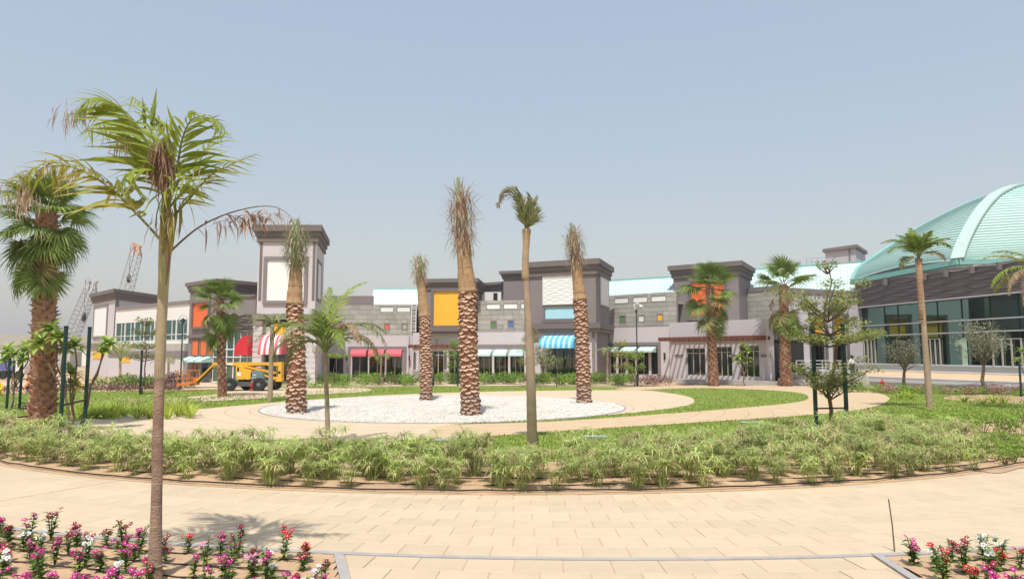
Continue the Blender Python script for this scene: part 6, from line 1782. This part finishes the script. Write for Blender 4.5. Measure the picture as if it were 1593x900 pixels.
# ---- lamp posts
def lamp(label, px, D_, ztop, kind):
    p = Vector((P(px, 550, D_).x, D_, 0)); t = thing('lamp_post', label, 'street lamp', p)
    b = MB(); b.tube([p + Vector((0, 0, -.05)), p + Vector((0, 0, .9)), p + Vector((0, 0, .95)), p + Vector((0, 0, ztop))], [.10, .10, .06, .05], 10); b.build('pole', 'pole_dark', t)
    if kind == 0:
        b = MB(); pts = [p + Vector((.34 * math.cos(a), 0, ztop + .3 + .34 * math.sin(a))) for a in np.arange(-1.57, 4.72, .3)]; b.tube(pts, .03, 6); b.build('ring_arm', 'crane_grey', t)
        b = MB(); b.lathe(p + Vector((0, 0, ztop - .05)), [(.08, 0), (.13, .08), (.13, .38), (.03, .48)], 12); b.build('lamp_head', 'pole_dark', t)
    else:
        b = MB(); b.lathe(p + Vector((0, 0, ztop - .1)), [(.06, 0), (.1, .05), (.1, .3), (.04, .33)], 10); b.build('collar', 'pole_dark', t)
        b = MB(); pts = [p + Vector((.02 - .55 * math.sin(a) * .4, 0, ztop + .2 + .5 * (1 - math.cos(a)))) for a in np.arange(0, 1.6, .25)]; pts += [pts[-1] + Vector((.35, 0, .1)), pts[-1] + Vector((.62, 0, -.1))]; b.tube(pts, .04, 6); b.build('arm', 'steel_white', t)
        b = MB(); q = pts[-1]; b.lathe(q + Vector((0, 0, -.12)), [(.17, 0), (.15, .08), (.05, .12)], 12); b.build('lamp_head', 'steel_white', t)
lamp('dark lamp post with round hoop head in front of the beige wing', 282.5, 56, 5.1, 0); lamp('tall thin lamp post with curved white head before the right stone wing', 991, 61, 6.3, 1)
# ---- cranes
def lattice(label, pa, pb, wa, wb, Da, head):
    a, c = P(*pa, Da), P(*pb, Da); t = thing('crane', label, 'crane', Vector((a.x, a.y, 0))); d = (c - a); n = 16; s = Vector((0, 1, 0)); u = d.normalized().cross(s)
    cor = []
    for i in range(n + 1):
        q = i / n; w = wa + (wb - wa) * q; p = a + d * q; cor.append([p + u * w + s * w, p - u * w + s * w, p - u * w - s * w, p + u * w - s * w])
    for k in range(4): b = MB(); b.tube([r_[k] for r_ in cor], .13, 4); b.build('chord', 'crane_grey', t)
    b = MB()
    for i in range(n):
        for k in range(4):
            b.bar(cor[i][k], cor[i + 1][(k + 1) % 4], .09); b.bar(cor[i][k], cor[i][(k + 1) % 4], .09)
    tag(b.build('lacing', 'crane_grey', t), kind='stuff')
    b = MB(); dn = d.normalized()
    for s0_ in (-1, 1):
        for s1_ in (-1, 1): b.bar(c + u * wb * s0_ + s * wb * s1_, c + dn * 2.2 + u * (.5 * s0_ + .3) + s * .3 * s1_, .28)
    b.bar(c + dn * 2.1 - u * .7, c + dn * 2.6 + u * 1.4, .8); b.bar(c + dn * .2 - u * wb, c + dn * 1.6 + u * .8, .3); b.build('boom_head', head, t)
    b = MB(); q = c + d.normalized() * 2 + u * 1.8; b.tube([q, q + Vector((0, 0, -7))], .06, 4); b.build('cable', 'pole_dark', t)
    b = MB(); h_ = q + Vector((0, 0, -7)); b.lathe(h_ + Vector((0, 0, -2)), [(.2, 0), (.5, .4), (.5, 1.4), (.2, 2)], 8); b.build('hook_block', 'pole_dark', t)
    b = MB(); b.box(a.x - 3, a.x + 3, a.y - 2, a.y + 2, 0, 3.2); b.build('machinery_house', 'concrete', t)
lattice('lattice crane boom with orange tip rising behind the corner block', (172, 545), (211, 397), 1.3, 1.0, 170, 'crane_orange')
lattice('grey lattice crane boom left of the corner block', (96, 560), (140, 452), 1.2, .9, 150, 'crane_grey')
# ---- people
def skin_body(name, mat_, joints, edges, parent, sub=1):
    me = bpy.data.meshes.new(name); keys = list(joints)
    me.from_pydata([joints[k][0] for k in keys], [(keys.index(a), keys.index(c)) for a, c in edges], [])
    me.materials.append(MATS[mat_]); o = bpy.data.objects.new(name, me); col.objects.link(o); o.parent = parent
    sk = o.modifiers.new('skin', 'SKIN'); ly = me.skin_vertices[0].data
    for i, k in enumerate(keys): ly[i].radius = (joints[k][1], joints[k][1])
    ly[0].use_root = True
    ss = o.modifiers.new('sub', 'SUBSURF'); ss.levels = sub; ss.render_levels = sub
    return o
def person(label, loc, rz, shirt, legs, pose='stand', head=None):
    t = thing('person', label, 'person', loc); t.rotation_euler = (0, 0, rz)
    J = {}
    if pose == 'stand':
        hip, chest, neck = (0, 0, .96), (0, .01, 1.28), (0, .01, 1.48); hd = (0, -.02, 1.62)
        kn = [(.10, -.02, .5), (-.10, .03, .5)]; an = [(.11, .02, .08), (-.11, .08, .08)]
        el = [(.27, .04, 1.13), (-.27, .02, 1.13)]; wr = [(.25, -.12, .90), (-.27, -.05, .88)]
    else:
        hip, chest, neck = (0, .18, .38), (0, .0, .66), (0, -.10, .84); hd = (0, -.16, .97)
        kn = [(.17, -.22, .48), (-.17, -.22, .46)]; an = [(.15, .0, .08), (-.15, .02, .08)]
        el = [(.27, -.16, .50), (-.27, -.14, .50)]; wr = [(.16, -.40, .32), (-.12, -.42, .30)]
    V_ = Vector
    J = {'hip': (hip, .13), 'waist': (tuple(V_(hip).lerp(V_(chest), .5)), .12), 'chest': (chest, .145), 'neck': (neck, .055), 'chin': (tuple(V_(neck).lerp(V_(hd), .5)), .06), 'head': (hd, .095), 'crown': (tuple(V_(hd) + V_((0, 0, .09))), .075), 'nose': (tuple(V_(hd) + V_((0, -.10, -.01))), .018)}
    E = [('hip', 'waist'), ('waist', 'chest'), ('chest', 'neck'), ('neck', 'chin'), ('chin', 'head'), ('head', 'crown'), ('head', 'nose')]
    SJ = {'waist0': (tuple(V_(hip) + V_((0, 0, .02))), .15), 'waist': (J['waist'][0], .14), 'chest': (tuple(V_(chest)), .16), 'collar': (tuple(V_(chest).lerp(V_(neck), .75)), .075)}; SE = [('waist0', 'waist'), ('waist', 'chest'), ('chest', 'collar')]
    TJ = {'hip': (hip, .155)}; TE = []
    for i, sg in enumerate((1, -1)):
        sh = tuple(V_(chest).lerp(V_(neck), .5) + V_((sg * .19, 0, .0))); J[f'sh{i}'] = (sh, .062); J[f'el{i}'] = (el[i], .045); J[f'wr{i}'] = (wr[i], .03)
        fd = (V_(wr[i]) - V_(el[i])).normalized(); palm = V_(wr[i]) + fd * .08; J[f'pa{i}'] = (tuple(palm), .034)
        E += [('chest', f'sh{i}'), (f'sh{i}', f'el{i}'), (f'el{i}', f'wr{i}'), (f'wr{i}', f'pa{i}')]
        side = fd.cross(V_((0, 0, 1))) if abs(fd.z) < .9 else V_((0, 1, 0)); side.normalize()
        for f_, (o_, l_) in enumerate(((-.03, .07), (-.01, .085), (.01, .08), (.03, .06))):
            p = palm + side * o_ + fd * .035; J[f'f{i}{f_}'] = (tuple(p), .010); J[f'g{i}{f_}'] = (tuple(p + fd * l_ + V_((0, -.015, 0))), .008); E += [(f'pa{i}', f'f{i}{f_}'), (f'f{i}{f_}', f'g{i}{f_}')]
        J[f'th{i}'] = (tuple(V_(wr[i]) + fd * .05 - side * .05), .011); E.append((f'wr{i}', f'th{i}'))
        hp = tuple(V_(hip) + V_((sg * .09, 0, -.06))); J[f'hp{i}'] = (hp, .095); J[f'kn{i}'] = (kn[i], .062); J[f'an{i}'] = (an[i], .042); J[f'to{i}'] = (tuple(V_(an[i]) + V_((0, -.17, -.045))), .035)
        E += [('hip', f'hp{i}'), (f'hp{i}', f'kn{i}'), (f'kn{i}', f'an{i}'), (f'an{i}', f'to{i}')]
        SJ[f'sh{i}'] = (sh, .082); SJ[f'el{i}'] = (tuple(V_(sh).lerp(V_(el[i]), .97)), .062); SJ[f'cu{i}'] = (tuple(V_(el[i]).lerp(V_(wr[i]), .75)), .048)
        SE += [('chest', f'sh{i}'), (f'sh{i}', f'el{i}'), (f'el{i}', f'cu{i}')]
        TJ[f'hp{i}'] = (hp, .112); TJ[f'kn{i}'] = (kn[i], .082); TJ[f'an{i}'] = (tuple(V_(an[i]) + V_((0, 0, .03))), .07); TE += [('hip', f'hp{i}'), (f'hp{i}', f'kn{i}'), (f'kn{i}', f'an{i}')]
    skin_body('body', 'skin', J, E, t); skin_body('shirt', shirt, SJ, SE, t); skin_body('trousers', legs, TJ, TE, t)
    b = MB(); h_ = V_(hd); b.lathe(h_, [(.098, .0), (.112, .05), (.10, .12), (.06, .165), (.01, .175)], 14); b.v = [V_(v) + V_((0, .018, 0)) for v in b.v]; b.build('hair' if not head else 'cap', head or 'hair', t, True, True)
person('man in white shirt and dark trousers standing on the podium, back turned', (P(1325, 550, 60.8).x, 60.8, .80), math.pi + .3, 'shirt_white', 'trousers')
person('worker in yellow clothing crouching near the two green stakes', (P(121, 550, 50).x, 50, 0), 1.2, 'vest_yellow', 'vest_yellow', 'squat', 'lift_orange')
person('worker in orange vest crouching left of the big fan palm trunk', (P(49, 550, 49).x, 49, 0), -1.0, 'vest_orange', 'overall_blue', 'squat', 'vest_orange')
person('worker in yellow clothing at the extreme left edge', (P(0, 550, 46).x, 46, 0), .4, 'vest_yellow', 'vest_yellow', 'squat', 'vest_yellow')
b = MB(); p = P(1325, 550, 60.8); b.box(p.x - 1.1, p.x + 1.1, 60.2, 62.1, -.05, .8); tag(b.build('step', 'concrete'), kind='structure')
# ---- blue tipper far left
t = thing('tipper_truck', 'blue and white tipper truck far left behind the stakes', 'truck', (P(22, 550, 78).x, 78, 0)); x0 = P(4, 550, 78).x; x1 = P(50, 550, 78).x; w = x1 - x0
b = MB(); b.prism([(x0, 76.8, .9), (x0 + w * .62, 76.8, .9), (x0 + w * .66, 76.8, 2.0), (x0 - .1, 76.8, 2.0)], (0, 2.4, 0)); b.build('tipper_body', 'truck_blue', t)
b = MB(); b.prism([(x0 + w * .70, 76.9, .6), (x1, 76.9, .6), (x1, 76.9, 1.5), (x1 - .25, 76.9, 2.35), (x0 + w * .70, 76.9, 2.35)], (0, 2.2, 0)); b.build('cab', 'soft_white', t)
b = MB(); b.box(x0 + w * .76, x1 - .3, 76.86, 76.895, 1.5, 2.15); b.build('side_window', 'black', t); b = MB(); b.box(x0, x1 - .2, 77.3, 78.7, .55, .85); b.build('chassis', 'black', t)
for q in (.12, .3, .85):
    for y_ in (76.9, 78.9): b = MB(); c = Vector((x0 + w * q, y_, .45)); b.tube([c - Vector((0, .14, 0)), c + Vector((0, .14, 0))], .45, 16); b.build('wheel', 'tyre', t)
# service covers in the lawn
for i, (px, py, lb) in enumerate(((1166, 657, 'far'), (925, 679, 'middle'), (690, 684.5, 'left'))):
    p = G(px, py); b = MB(); b.box(-.4, .4, -.25, .25, 0, .02); o = b.build('service_cover', 'cover_green', local=True); o.location = (p.x, p.y, .012)
    tag(o, f'flat pale green service cover in the grass, {["behind the sedges right of centre", "near the slim palm", "beside the lawn edge left of centre"][i]}', 'cover')
# ================================================================== AIR
hm = bpy.data.materials.new('haze_air'); hm.use_nodes = True; hn = hm.node_tree; hn.nodes.clear()
ho = hn.nodes.new('ShaderNodeOutputMaterial'); pv = hn.nodes.new('ShaderNodeVolumePrincipled')
pv.inputs['Color'].default_value = (.93, .93, .93, 1); pv.inputs['Density'].default_value = .0004; pv.inputs['Anisotropy'].default_value = .2
hn.links.new(pv.outputs[0], ho.inputs['Volume']); MATS['haze_air'] = hm
b = MB(); b.box(-3100, 3100, -500, 5100, -1.2, 46); tag(b.build('haze', 'haze_air'), 'pale dusty air over the whole site', 'haze', kind='stuff')
scene.cycles.volume_bounces = 0
